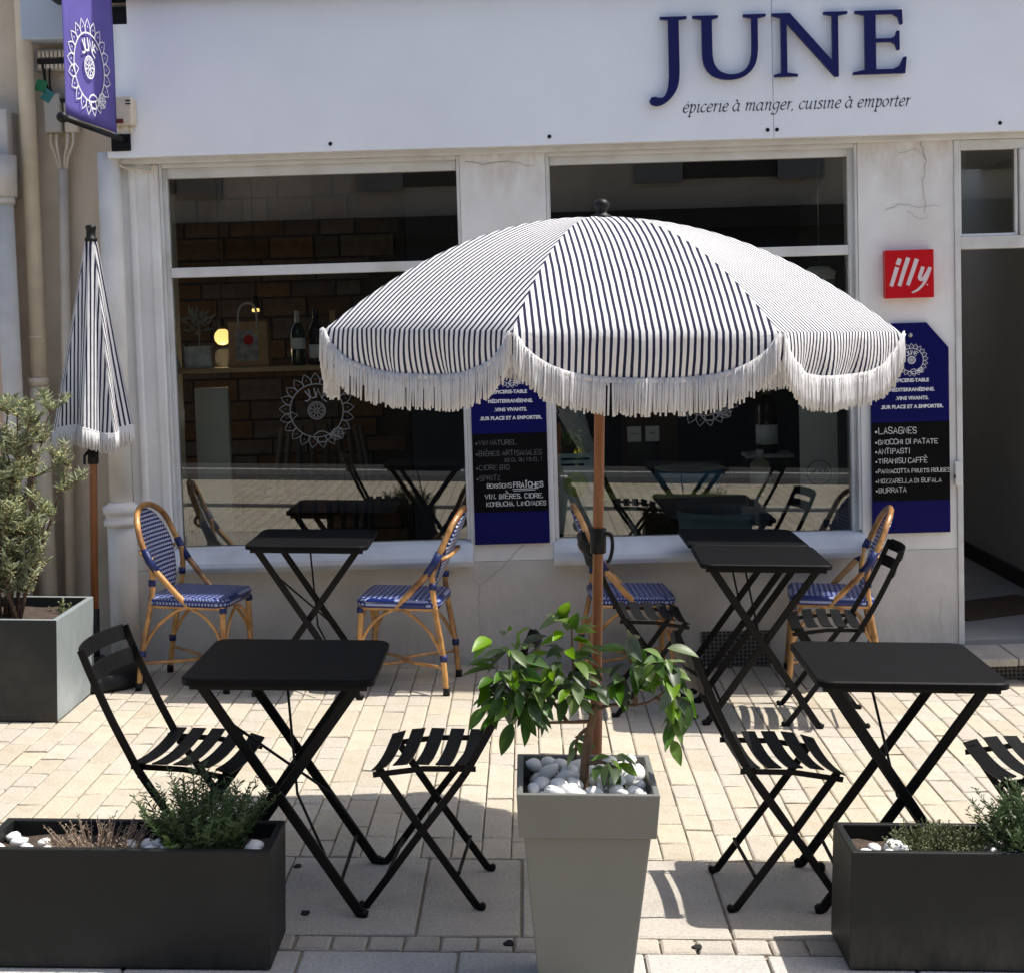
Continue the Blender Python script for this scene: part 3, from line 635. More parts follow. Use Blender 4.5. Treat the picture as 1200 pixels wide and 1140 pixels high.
MB().box(-.16, .16, 0, .02, .05, 1.66).build('panel', mat('board_brown', (.12, .08, .055), .8, var=.2), bd); MB().box(-.09, .09, -.004, -.001, 1.2, 1.52).build('poster', mat('poster_red', (.28, .16, .12), .8, var=.6, vscale=14), bd); MB().box(-.2, .2, -.12, .12, 0, .05).build('foot', BLACKP, bd)
sb = tag(MB().box(.545, .72, 8.49, 8.52, .831, 1.069).build('card_rail', INWALL), 'dark rail holding the two price cards', 'rail')
tr = lathe_thing('oval_tray', 'oval blue tray standing on the display counter', 'tray', .86, 8.32, CT, [('dish', [(.13, 0), (.17, .012), (.19, .07), (.185, .10)], mat('tray_blue', (.08, .26, .48), .4)), ('rim', [(.186, .1), (.192, .108), (.18, .112)], CAPW)])
bx = tag(MB().box(1.02, 1.2, 8.3, 8.45, CT, CT+.11).build('black_box', mat('box_black', (.03, .027, .02), .6), bevel=.003), 'black printed box on the display counter', 'box'); type_mesh('lettering', 'TAZZA', .03, KRAFT, Matrix.Translation((1.11, 8.2985, CT+.05)) @ FACE, bx, align='CENTER')
bottle(1.235, 8.25, CT, .2, .055, BOTC, CAPW, 'squat pale soap bottle with a paper label on the counter', (.08, .42))
st2 = tag(empty('side_stand', (1.33, 8.6, .03)), 'dark narrow stand carrying the tall black bottle', 'stand'); MB().box(-.12, .12, -.1, .1, 0, .93).build('cabinet', INWALL, st2); MB().box(-.13, .13, -.11, .11, .9301, .95).build('top', FRAME, st2)
bottle(1.33, 8.6, .9805, .42, .062, BOTD, mat('capsule_gold', (.35, .3, .16), .5), 'tall black bottle with pale gold neck on the stand', (.12, .38))
pst = tag(empty('round_logo_poster', (1.53, 8.13, .66)), 'grey card with a round printed emblem at the window corner', 'poster')
MB().box(-.10, .10, 0, .01, -.0, .95).build('sheet', mat('poster_grey', (.60, .60, .58), .7), pst)
ink = Ink(); ink.line([(.065*math.cos(k*.2094), .065*math.sin(k*.2094)) for k in range(30)], .0035, True); ink.line([(-.045, -.022), (.045, -.022)], .002); ink.line([(-.03, -.034), (.03, -.034)], .002)
place_ink(ink, 'emblem', BLACKP, pst, Matrix.Translation((1.53, 8.1288, .91)) @ FACE)
type_mesh('lettering', 'uCCB', .04, BLACKP, Matrix.Translation((1.53, 8.1285, .905)) @ FACE, pst, align='CENTER', bold=.001, space=.9)
lathe_thing('wire_basket', 'pale mesh basket hanging in the upper corner of the window', 'basket', 1.56, 8.2, 1.66, [('mesh', [(.05, 0), (.075, .12), (.085, .27), (.08, .27)], mat('basket_mesh', (.36, .40, .40), .7, var=.5, vscale=60)), ('liner', [(.078, .25), (.09, .31), (.05, .34)], LAB), ('hook', [(.003, .34), (.003, 1.09)], STEEL)])
yl = tag(empty('glass_lantern', (.285, 8.33, CT)), 'small glass lantern with a yellow lit block behind the blue card', 'lantern'); MB().box(-.045, .045, -.045, .045, 0, .1).build('base', SHELFW, yl, bevel=.003); MB().box(-.017, .017, -.017, .017, .1005, .145).build('lit_block', mat('yellow_glow', (.9, .7, .05), .5, emit=((1, .72, .03), 1.0)), yl); MB().lathe([(.05, .1003), (.062, .16), (.05, .22), (.012, .25)], 18).build('dome', GLASS, yl, smooth=True)
wt = tag(empty('white_table', (1.25, 8.5, .03)), 'small white table inside the shop near the round emblem', 'table'); MB().box(-.12, .32, -.28, -.25, .66, .70).build('top', CAPW, wt); MB().box(.28, .32, -.28, -.25, 0, .66).build('leg', CAPW, wt); MB().box(-.12, -.08, -.28, -.25, 0, .66).build('leg', CAPW, wt)
tc_ = tag(empty('teal_tub_chair', (1.0, 8.27, .03)), 'pale teal tub chair behind the right window', 'chair'); 
MB().lathe([(.2, .3), (.24, .5), (.26, .66), (.245, .66), (.22, .5), (.05, .45)], 20).build('shell', mat('teal_shell', (.36, .48, .50), .5), tc_, smooth=True); MB().lathe([(.03, 0), (.03, .3)], 10).build('leg', BLACKM, tc_)
tc_.location = (1.06, 8.0+.45, .03)

# ------------------------------------------------------------------ sign over the shop
sign = tag(empty('shop_sign', (0, 7.72, 2.63)), 'long white fascia board with raised navy letters over the windows', 'sign')
b = MB(); b.prism([(-2.062, 2.628), (1.2505, 2.628), (1.2505, 3.40), (-1.937, 3.40), (-1.937, 3.283), (-2.036, 3.283), (-2.036, 2.74), (-1.945, 2.74), (-1.945, 2.66), (-2.062, 2.66)], 7.70, 7.762); part(b, 'panel', SIGNW, sign, bevel=.0015)
b = MB(); b.prism([(1.2525, 2.628), (4.4, 2.628), (4.4, 3.40), (1.2525, 3.40)], 7.70, 7.762); part(b, 'panel', SIGNW, sign, bevel=.0015)
b = MB(); b.box(-2.05, 4.4, 7.763, D-.001, 2.67, 3.38); part(b, 'batten', BLACKP, sign)
b = MB(); b.box(-2.3, 4.4, 7.62, 7.79, 3.405, 3.50); part(b, 'top_rail', BLACKM, sign)
J = [(140, 184), (140, 20), (137, -10), (128, -35), (110, -58), (88, -74), (66, -79), (50, -72), (46, -62), (52, -51), (64, -49), (76, -54), (88, -52), (97, -42), (104, -22), (107, 0), (108, 20), (108, 184), (83, 187), (83, 194), (165, 194), (165, 187)]
U = [(182, 194), (260, 194), (260, 187), (241, 182), (241, 70), (246, 45), (258, 26), (280, 14), (305, 12), (330, 18), (348, 34), (358, 58), (361, 90), (361, 182), (336, 187), (336, 194), (405, 194), (405, 187), (380, 182), (380, 85), (375, 50), (362, 24), (340, 6), (312, -3), (280, -4), (250, 3), (228, 18), (214, 42), (210, 70), (210, 182), (182, 187)]
N = [(423, 194), (478, 194), (606, 44), (606, 182), (580, 187), (580, 194), (653, 194), (653, 187), (624, 182), (624, -4), (612, -4), (468, 164), (468, 12), (500, 7), (500, 0), (428, 0), (428, 7), (450, 12), (450, 180), (423, 187)]
Ee = [(675, 194), (818, 194), (820, 150), (812, 150), (806, 172), (790, 182), (738, 182), (738, 108), (785, 108), (797, 114), (802, 130), (810, 130), (810, 72), (802, 72), (797, 90), (785, 97), (738, 97), (738, 14), (790, 14), (810, 24), (822, 50), (831, 50), (826, 0), (668, 0), (668, 7), (705, 14), (705, 180), (675, 187)]
def soften(P, it=2):                          # round the gentle bends, keep the serif corners
    for _ in range(it):
        Q = []
        for i in range(len(P)):
            a, b_, c_ = Vector(P[i-1]), Vector(P[i]), Vector(P[(i+1) % len(P)]); d0 = b_-a; d1 = c_-b_; ang = abs(d0.angle(d1)) if d0.length and d1.length else 9
            if .02 < ang < R(38):
                k_ = min(.25*d0.length, 8)/d0.length; m_ = min(.25*d1.length, 8)/d1.length; Q += [tuple(b_-d0*k_), tuple(b_+d1*m_)]
            else: Q.append(tuple(b_))
        P = Q
    return P
for P in (J, U, N, Ee):
    P = soften(P) if P in (J, U) else P
    outline_mesh('letter', [[(.697+(x-83)*.001615, 2.921+y*.00159) for x, y in P]], NAVY, Matrix.Translation((0, 7.675, 0)) @ FACE, sign, .012)
ITAL = dict(a=([[(.6, .85), (.35, 1), (.08, .65), (.08, .25), (.3, 0), (.6, .35)], [(.62, 1), (.6, .2), (.68, 0), (.82, .12)]], .86), c=([[(.55, .85), (.35, 1), (.08, .6), (.1, .2), (.32, 0), (.58, .18)]], .64),
 e=([[(.1, .45), (.5, .6), (.52, .88), (.35, 1), (.1, .65), (.1, .25), (.32, 0), (.58, .18)]], .66), g=([[(.6, .85), (.35, 1), (.08, .65), (.1, .3), (.3, .12), (.58, .4)], [(.62, 1), (.6, 0), (.5, -.45), (.2, -.55), (.02, -.38)]], .8),
 i=([[(.05, .85), (.2, 1), (.2, .15), (.28, 0), (.42, .12)], [(.23, 1.36), (.24, 1.40)]], .44), m=([[(.05, .85), (.18, 1), (.18, 0)], [(.18, .6), (.4, .98), (.55, .9), (.55, 0)], [(.55, .6), (.78, .98), (.93, .88), (.92, .12), (1.0, 0), (1.12, .12)]], 1.18),
 n=([[(.05, .85), (.18, 1), (.18, 0)], [(.18, .6), (.42, .98), (.58, .88), (.57, .12), (.66, 0), (.78, .12)]], .84), o=([[(.35, 1), (.08, .65), (.1, .22), (.32, 0), (.58, .35), (.58, .75), (.35, 1)]], .72),
 p=([[(.05, .85), (.18, 1), (.18, -.55)], [(.05, -.55), (.34, -.55)], [(.18, .6), (.4, .98), (.6, .75), (.56, .2), (.36, 0), (.18, .12)]], .74), r=([[(.05, .85), (.18, 1), (.18, 0)], [(.18, .6), (.34, .92), (.5, .98)]], .54),
 s=([[(.48, .88), (.3, 1), (.12, .78), (.4, .42), (.42, .12), (.22, 0), (.04, .12)]], .54), t=([[(.2, 1.35), (.17, .2), (.26, 0), (.42, .12)], [(.02, .97), (.4, .97)]], .47), u=([[(.05, .85), (.16, 1), (.14, .25), (.3, 0), (.55, .35)], [(.6, 1), (.58, .15), (.66, 0), (.8, .12)]], .84))
ITAL[','] = ([[(.15, .08), (.15, -.05), (.05, -.25)]], .34)
ITAL['é'] = (ITAL['e'][0]+[[(.3, 1.2), (.5, 1.45)]], .66); ITAL['à'] = (ITAL['a'][0]+[[(.22, 1.45), (.42, 1.2)]], .86)
def pen(txt, x, z, xh, length, m, parent):      # broad-nib italic, one part per word
    tot = sum(.42 if c == ' ' else ITAL[c][1] for c in txt); k = length/tot; cx = 0
    for wd_ in txt.split(' '):
        ink = Ink(); x0_ = x+cx*k; a_ = 0
        for c in wd_:
            strokes, adv = ITAL[c]
            for st in strokes:
                P = [(p[0], p[1]) for p in spline([(q[0], q[1], 0) for q in st], 5)] if len(st) > 2 else st
                P = [((a_+px_)*k+.24*py_*xh, py_*xh) for px_, py_ in P]; zz = ink.k*2e-5; ink.k += 1; vs_ = []
                for q in range(len(P)):
                    d = Vector(P[min(q+1, len(P)-1)])-Vector(P[max(q-1, 0)]); d.normalize(); th = math.atan2(d.y, d.x); w_ = xh*(.055+.13*abs(math.sin(th-R(38))))
                    n_ = Vector((-d.y, d.x))*w_/2; vs_ += [(P[q][0]+n_.x, P[q][1]+n_.y, zz), (P[q][0]-n_.x, P[q][1]-n_.y, zz)]
                ink.b.add(vs_, [(2*q, 2*q+1, 2*q+3, 2*q+2) for q in range(len(P)-1)])
            a_ += adv
        place_ink(ink, 'tagline_word', m, parent, Matrix.Translation((x0_, 7.6988, z)) @ FACE); cx += a_+.42
pen('épicerie à manger, cuisine à emporter', .80, 2.765, .0385, 1.125, mat('tagline_ink', (.012, .012, .03), .6), sign)
for x, z in ((-.95, 2.665), (.14, 2.668), (1.222, 2.668), (1.268, 2.668), (2.37, 2.668)):
    o = MB().lathe([(.010, 0), (.009, .004), (.004, .006)], 12).build('screw', BLACKM, sign, smooth=True); o.parent = sign; o.matrix_parent_inverse = sign.matrix_world.inverted(); o.matrix_world = Matrix.Translation((x, 7.6995, z)) @ FACE

# hanging banner, perpendicular-ish to the wall
ban = tag(empty('hanging_banner', (-2.0, 7.69, 2.7)), 'violet cloth banner with a white petal emblem on black rods', 'banner')
A = Vector((-1.985, 7.60, 2.715)); B = Vector((-2.075, 7.06, 2.742)); ux = (B-A); W = ux.length; ux.normalize(); Hb = .82; 
uz = Vector((0, 0, 1)); nn = ux.cross(uz).normalized()
if nn.x < 0: nn = -nn
b = MB(); nx, nz = 14, 16; vs = []; uvs = []
for j in range(nz+1):
    for i in range(nx+1):
        t = i/nx; q = j/nz; wob = .004*math.sin(t*7+q*3)
        inset = .035*max(0, (q-.15)/.85)+(.0 if q > .12 else (.12-q)*-.05)
        vs.append(A+ux*(W*(t*(1-inset*1.0)))+uz*(.02+q*Hb)+nn*wob)
fs = [(j*(nx+1)+i, j*(nx+1)+i+1, (j+1)*(nx+1)+i+1, (j+1)*(nx+1)+i) for j in range(nz) for i in range(nx)]
b.add(vs, fs); cl = part(b, 'cloth', BANNER, ban, smooth=True); sm = cl.modifiers.new('solid', 'SOLIDIFY'); sm.thickness = .0015; sm.offset = 0
for dz in (.0, Hb+.03):
    b = MB(); b.tube([A-ux*.09+uz*dz, B+ux*.02+uz*dz], .013, 12); part(b, 'rod', BLACKM, ban, smooth=True)
    b = MB(); c = B+ux*.03+uz*dz; b.tube([c-ux*.02, c-ux*.012, c+ux*.015, c+ux*.022], [.015, .024, .024, .012], 14); part(b, 'finial', BLACKP, ban, smooth=True)
    b = MB(); b.box(-2.038, -1.943, 7.688, 7.7615, 2.661+dz-(.0 if dz == 0 else .02), 2.742+dz-(.0 if dz == 0 else .0)); part(b, 'bracket', BLACKM, ban)
X = Vector((-ux.x, -ux.y, 0)).normalized()     # reading direction: from street end toward the wall
M = Matrix(((X.x, uz.x, nn.x, 0), (X.y, uz.y, nn.y, 0), (X.z, uz.z, nn.z, 0), (0, 0, 0, 1)))
c = A+ux*(W*.53)+uz*(.02+.262)+nn*.0075
ink = Ink(); badge(ink, 0, 0, .222, .0062); place_ink(ink, 'emblem', PRINTW, ban, Matrix.Translation(c) @ M)

# alarm box
al = tag(empty('alarm_box', (-1.96, 7.69, 2.84)), 'small cream siren box with a red lens on the sign board', 'siren')
b = MB(); b.box(-2.02, -1.905, 7.60, 7.6995, 2.775, 2.915); part(b, 'case', CREAMP, al, bevel=.012, seg=3)
b = MB(); b.box(-2.0, -1.95, 7.594, 7.601, 2.785, 2.805); part(b, 'lens', mat('red_lens', (.14, .02, .015), .3), al)
for z in (2.875, 2.89): 
    b = MB(); b.box(-1.935, -1.912, 7.596, 7.601, z, z+.006); part(b, 'slot', DARK, al)
for x_, r_ in ((-1.98, .012), (-1.93, .009)):
    b = MB(); b.tube([(x_, 7.65, 2.776), (x_, 7.65, 2.74)], r_, 8); part(b, 'gland', CREAMP, al, smooth=True)

# chalk menus
def menu(name, label, x0, x1, lines, cut, rg):
    m = tag(empty(name, (x0, D-.02, .63)), label, 'menu board')
    zt = 1.692; b = MB(); b.prism([(x0, .628), (x1, .628), (x1, zt-.128), (x1-cut, zt), (x0+cut, zt), (x0, zt-.128)], D-.022, D-.0065); part(b, 'board', MENUB, m, bevel=.0015)
    b = MB(); b.box(x0+.0008, x1-.0008, D-.0245, D-.0222, .794, 1.192); part(b, 'slate', SLATEB, m)
    xc = (x0+x1)/2+.01; T = lambda x, z: Matrix.Translation((x, D-.0235, z)) @ FACE
    o = MB().lathe([(.012, 0), (.010, .006), (.004, .008)], 12).build('hook', STEEL, None, smooth=True); o.parent = m; o.matrix_parent_inverse = m.matrix_world.inverted(); o.matrix_world = Matrix.Translation((xc-.005, D-.0221, 1.63)) @ FACE
    ink = Ink(); badge(ink, 0, 0, .082, .0022); place_ink(ink, 'emblem', PRINTW, m, T(xc, 1.505))
    for t, z in (('ÉPICERIE-TABLE', 1.395), ('MÉDITERRANÉENNE.', 1.348), ('.VINS VIVANTS.', 1.305), ('.SUR PLACE ET A EMPORTER.', 1.262)):
        type_mesh('print_line', t, .0245, PRINTW, T(xc, z), m, align='CENTER', bold=.0009)
    for t, dx, z, h, f, w in lines:
        ink = Ink(); hand(ink, t, x0+dx, z, h, w, rng=rg)
        if t == 'FRAÎCHES': ink.line([(x0+.2, .907), (x0+.33, .910)], .003); ink.line([(x0+.205, .899), (x0+.315, .902)], .0025)
        place_ink(ink, 'handwriting', CHALKF if f else CHALK, m, Matrix.Translation((0, D-.0254, 0)) @ FACE)
    return m
rg = random.Random(21)
menu('menu_board', 'navy menu board listing wines and cool drinks, hung between the two windows', -.294, .088, [
    ('•VIN NATUREL', .02, 1.135, .024, True, .0022), ('•BIÈRES ARTISANALES', .02, 1.08, .024, True, .0022), ('33 CL OU 75 CL !', .16, 1.048, .018, True, .0018),
    ('•CIDRE BIO', .02, 1.008, .024, True, .0022), ('•SPRITZ', .02, .955, .024, True, .0022), ('BOISSONS', .07, .917, .02, False, .0028), ('FRAÎCHES', .205, .917, .024, False, .004),
    ('VIN, BIÈRES, CIDRE,', .058, .862, .024, False, .0033), ('KOMBUCHA, LIMONADES', .065, .824, .021, False, .0028)], .085, rg)
menu('menu_board', 'navy menu board listing lasagnes and desserts, hung beside the doorway under the red sign', 1.731, 2.126, [
    ('•LASAGNES', .02, 1.135, .03, False, .0034), ('•GNOCCHI DI PATATE', .02, 1.082, .024, False, .003), ('•ANTIPASTI', .02, 1.034, .025, False, .003), ('•TIRAMISU CAFFÈ', .02, .985, .024, False, .003),
    ('•PANNACOTTA FRUITS ROUGES', .02, .935, .020, False, .0026), ('•MOZZARELLA DI BUFALA', .02, .885, .021, False, .0024), ('•BURRATA', .02, .838, .024, False, .0024)], .11, rg)

# red coffee sign
il = tag(empty('coffee_sign', (1.926, D-.03, 1.82)), 'square red sign box with pale brush lettering on the white pier', 'sign')
b = MB(); b.box(1.805, 2.048, D-.055, D-.0005, 1.817, 2.058); part(b, 'box', RED, il, bevel=.004)
ink = Ink(); u = lambda x, y: (1.805+(x-447)/263*.243, 1.817+(968-y)/263*.241)
for pts, w, w1 in (([(507, 808), (494, 850), (480, 893)], .022, .019), ([(522, 762), (517, 776)], .022, .022), ([(568, 758), (545, 825), (524, 893)], .022, .019), ([(614, 766), (592, 830), (570, 890)], .022, .019),
        ([(648, 808), (636, 842), (632, 858), (640, 868), (655, 862), (672, 838), (684, 814)], .019, .019), ([(686, 812), (668, 862), (650, 895), (620, 925), (592, 938)], .019, .008)):
    ink.line([u(*p) for p in spline([(x, y, 0) for x, y in pts], 4) for p in [(p[0], p[1])]], w, w1=w1)
ink.dot(*u(673, 898), .004)
place_ink(ink, 'lettering', mat('sign_pink_white', (.72, .60, .60), .5), il, Matrix.Translation((0, D-.0562, 0)) @ FACE)

# ------------------------------------------------------------------ neighbour on the left with its pipes
nb = tag(empty('neighbour_building', (-3, 8, 0)), 'beige rendered neighbouring wall behind the drainpipes', 'building')
b = MB(); b.box(-6, -2.0355, 7.95, 8.3, -.3, 6.6); part(b, 'wall', BEIGE, nb)
b = MB(); b.box(-6, -2.655, 7.80, 7.949, -.3, 2.45); part(b, 'shopfront_pier', PEACH, nb)
b = MB(); b.box(-6, -2.585, 7.78, 7.948, 2.46, 2.90); part(b, 'shutter_box', GPIPE, nb, bevel=.01)
b = MB(); b.box(-2.50, -2.2, 7.80, 7.949, 3.24, 3.75); part(b, 'awning_box', mat('pale_blue_metal', (.45, .52, .60), .5), nb, bevel=.01)
pp = tag(empty('drainpipe', (-2.60, 7.78, -.1)), 'grey zinc drainpipe beside the peach pier', 'pipe')
b = MB(); b.tube([(-2.612, 7.75, .05), (-2.612, 7.75, 2.42)], .05, 16); part(b, 'pipe', GPIPE, pp, smooth=True)
b = MB(); b.tube([(-2.612, 7.75, 2.42), (-2.612, 7.75, 2.455)], .058, 16); b.tube([(-2.612, 7.75, 2.455), (-2.612, 7.75, 2.66)], [.07, .075], 16); part(b, 'collar', GPIPE, pp, smooth=True)
pp = tag(empty('drainpipe', (-2.52, 7.86, -.1)), 'thick cream painted drainpipe with a sleeve joint', 'pipe')
b = MB(); b.tube([(-2.515, 7.86, .05), (-2.515, 7.86, 1.5)], .047, 16); b.tube([(-2.507, 7.86, 1.5), (-2.49, 7.86, 6.4)], .042, 16); part(b, 'pipe', CREAMP, pp, smooth=True)
b = MB(); b.tube([(-2.515, 7.86, 1.50), (-2.515, 7.86, 1.54)], .053, 16); b.tube([(-2.51, 7.86, 1.745), (-2.51, 7.86, 1.752)], .0445, 16); part(b, 'collar', CREAMP, pp, smooth=True)
pp = tag(empty('conduit', (-2.4, 7.91, -.1)), 'thin cream cable conduit below the junction boxes', 'pipe')
b = MB(); b.tube([(-2.425, 7.905, .05), (-2.348, 7.905, 2.60)], .026, 12); part(b, 'pipe', CREAMP, pp, smooth=True)
b = MB()
for x1, z1 in ((-2.40, 2.785), (-2.37, 2.785), (-2.315, 2.785), (-2.285, 2.785)):
    b.tube(spline([(-2.348+(x1+2.34)*.3, 7.905, 2.58), (-2.348+(x1+2.34)*.55, 7.9, 2.66), (x1, 7.89, 2.73), (x1, 7.9, z1)], 4), .009, 6)
part(b, 'cable', CREAMP, pp, smooth=True)
jb = tag(empty('junction_box', (-2.38, 7.93, 2.8)), 'grey plastic junction box with rounded cover on the beige wall', 'junction box')
b = MB(); b.box(-2.425, -2.338, 7.87, 7.9495, 2.785, 2.985); part(b, 'cover', mat('box_grey', (.42, .40, .36), .6), jb, bevel=.012, seg=3)
jb = tag(empty('junction_box', (-2.29, 7.93, 2.8)), 'cream plastic junction box half behind the banner rod', 'junction box')
b = MB(); b.box(-2.33, -2.255, 7.89, 7.9495, 2.785, 2.955); part(b, 'cover', CREAMP, jb, bevel=.01, seg=3)
tb = tag(empty('terminal_strip', (-2.38, 7.93, 3.15)), 'cable terminal strip with loose black wire above the junction boxes', 'terminal strip')
b = MB(); b.box(-2.47, -2.25, 7.90, 7.9495, 3.10, 3.205); part(b, 'rail', mat('box_grey', (.42, .40, .36), .6), tb)
for k in range(9):
    b = MB(); b.box(-2.445+.021*k, -2.431+.021*k, 7.885, 7.8995, 3.165, 3.195); part(b, 'terminal', CREAMP, tb)
    b = MB(); b.box(-2.445+.021*k, -2.431+.021*k, 7.885, 7.8995, 3.108, 3.13); part(b, 'terminal', CREAMP, tb)
b = MB(); b.box(-2.45, -2.255, 7.884, 7.8995, 3.135, 3.158); part(b, 'slot', DARK, tb)
b = MB(); b.tube(spline([(-2.42, 7.89, 3.13), (-2.41, 7.89, 3.03), (-2.37, 7.88, 2.96), (-2.28, 7.89, 2.93)], 6), .008, 6); b.tube(spline([(-2.39, 7.89, 3.11), (-2.385, 7.88, 3.0), (-2.34, 7.88, 2.95), (-2.26, 7.89, 2.95)], 6), .006, 6); part(b, 'wire', BLACKP, tb, smooth=True)
for (x, z, w, c, nm) in ((-2.43, 3.02, .055, (.01, .16, .06), 'green'), (-2.40, 2.97, .05, (.02, .17, .16), 'teal')):
    b = MB(); M0 = Matrix.Translation((x, 7.87, z)) @ Matrix.Rotation(R(18 if nm == 'green' else 35), 4, 'Y'); b.M = M0; b.box(-w/2, w/2, -.002, .002, -.03, .03); part(b, 'tag_label', mat('tag_'+nm, c, .6), tb)
bp = tag(empty('downpipe', (-2.09, 7.72, -.1)), 'fat white painted downpipe with a ring collar beside the shop', 'pipe')
b = MB(); b.tube([(-2.098, 7.755, .0), (-2.09, 7.755, .84)], .073, 20); b.tube([(-2.09, 7.765, .84), (-2.076, 7.775, 2.66)], .058, 20); part(b, 'pipe', WPIPE, bp, smooth=True)
b = MB(); b.lathe([(.074, .78), (.088, .785), (.088, .81), (.078, .815), (.078, .84), (.09, .845), (.092, .88), (.075, .885), (.06, .9)], 24, -2.09, 7.755); part(b, 'collar', WPIPE, bp, smooth=True)
b = MB(); b.tube(spline([(-2.05, 7.75, 2.61), (-1.98, 7.76, 2.58), (-1.92, 7.77, 2.575), (-1.87, 7.78, 2.565), (-1.85, 7.78, 2.60)], 5), .006, 6); tag(b.build('loose_cable', CREAMP, smooth=True), 'loose cream cable hanging under the sign corner', 'cable')

# ------------------------------------------------------------------ the other side of the street (seen mirrored in the glass)
op = tag(empty('opposite_building', (0, -2.6, 0)), 'opposite building with black shopfront and sandy upper wall', 'building')
b = MB(); b.box(-14, 14, -4, -2.6, 3.0, 4.7); part(b, 'upper_wall', OPPW, op)
b = MB(); b.box(-14, 14, -6, -2.55, -.8, 2.999); part(b, 'shopfront', OPPD, op)
b = MB(); b.box(-14, 14, -2.54, -2.4, 2.75, 2.98); part(b, 'fascia', OPPD, op)
ASPH = mat('asphalt', (.045, .045, .047), .9, var=.2, vscale=30, bump=.3, bscale=200)
for nm_, y0_, y1_ in (('asphalt_strip', -2.6, -1.42), ('gutter', -1.30, -.75), ('drain_line', 1.35, 1.6)):
    b = MB(); b.box(-14, 14, y0_, y1_, -.02, .004); o = struct(b.build(nm_, ASPH)); o.matrix_world = TILT.copy()
for x in (-8.2, -5.2, -1.4, 1.9, 5.2, 8.4):
    b = MB(); b.box(x, x+1.1, -2.599, -2.56, 3.35, 4.5); part(b, 'window', DARK, op)
    for s in (x-.56, x+1.11):
        b = MB(); b.box(s, s+.55, -2.599, -2.54, 3.31, 4.54); part(b, 'shutter', mat('shutter_grey', (.10, .105, .11), .6), op)
b = MB(); b.box(-14, 14, -1.42, -1.30, -.1, .06); kb = struct(b.build('opposite_pavement', SLABG)); kb.matrix_world = TILT.copy()

# ------------------------------------------------------------------ metal bistro furniture
def make_table():
    r = root('bistro_table', 0, 0)
    top = MB(); P = rounded(-.283, .283, -.283, .283, .045); n = len(P); Q = rounded(-.277, .277, -.277, .277, .042)
    vs = [(x, y, .725) for x, y in Q]+[(x, y, .7205) for x, y in P]+[(x, y, .704) for x, y in P]+[(x, y, .704) for x, y in Q]
    top.add(vs, [tuple(range(n)), tuple(range(4*n-1, 3*n-1, -1))]+[(k*n+(i+1) % n, k*n+i, (k+1)*n+i, (k+1)*n+(i+1) % n) for k in range(3) for i in range(n)])
    top.build('table_top', BLACKT, r)
    u = MB()
    for y in (-.235, .235): u.bar((-.26, y, .694), (.26, y, .694), .02, .018)
    u.build('under_frame', BLACKM, r)
    for y in (-.225, .225):
        s = 1 if y < 0 else -1
        for sg, yy in ((1, y), (-1, y+.03*s)):
            b = MB(); b.strip([(-.235*sg, yy, .70), (-.21*sg, yy, .665), (.24*sg, yy, .012), (.262*sg, yy, .006)], .013, .03); b.build('leg', BLACKM, r, bevel=.003)
            b = MB(); b.tube([(.25*sg, yy-.012, .013), (.25*sg, yy+.012, .013)], .0115, 10); b.build('foot', BLACKM, r, smooth=True)
    for x_ in (-.18, .18): MB().tube([(x_, -.21, .098), (x_, .21, .098)], .006, 6).build('crossbar', BLACKM, r)
    MB().tube([(-.17, -.225, .60), (.10, .2, .24), (.19, .225, .10)], .0045, 6).build('brace', BLACKM, r); MB().tube([(-.05, .2, .69), (.02, -.0, .30), (.13, -.195, .18)], .0045, 6).build('brace', BLACKM, r)
    return r
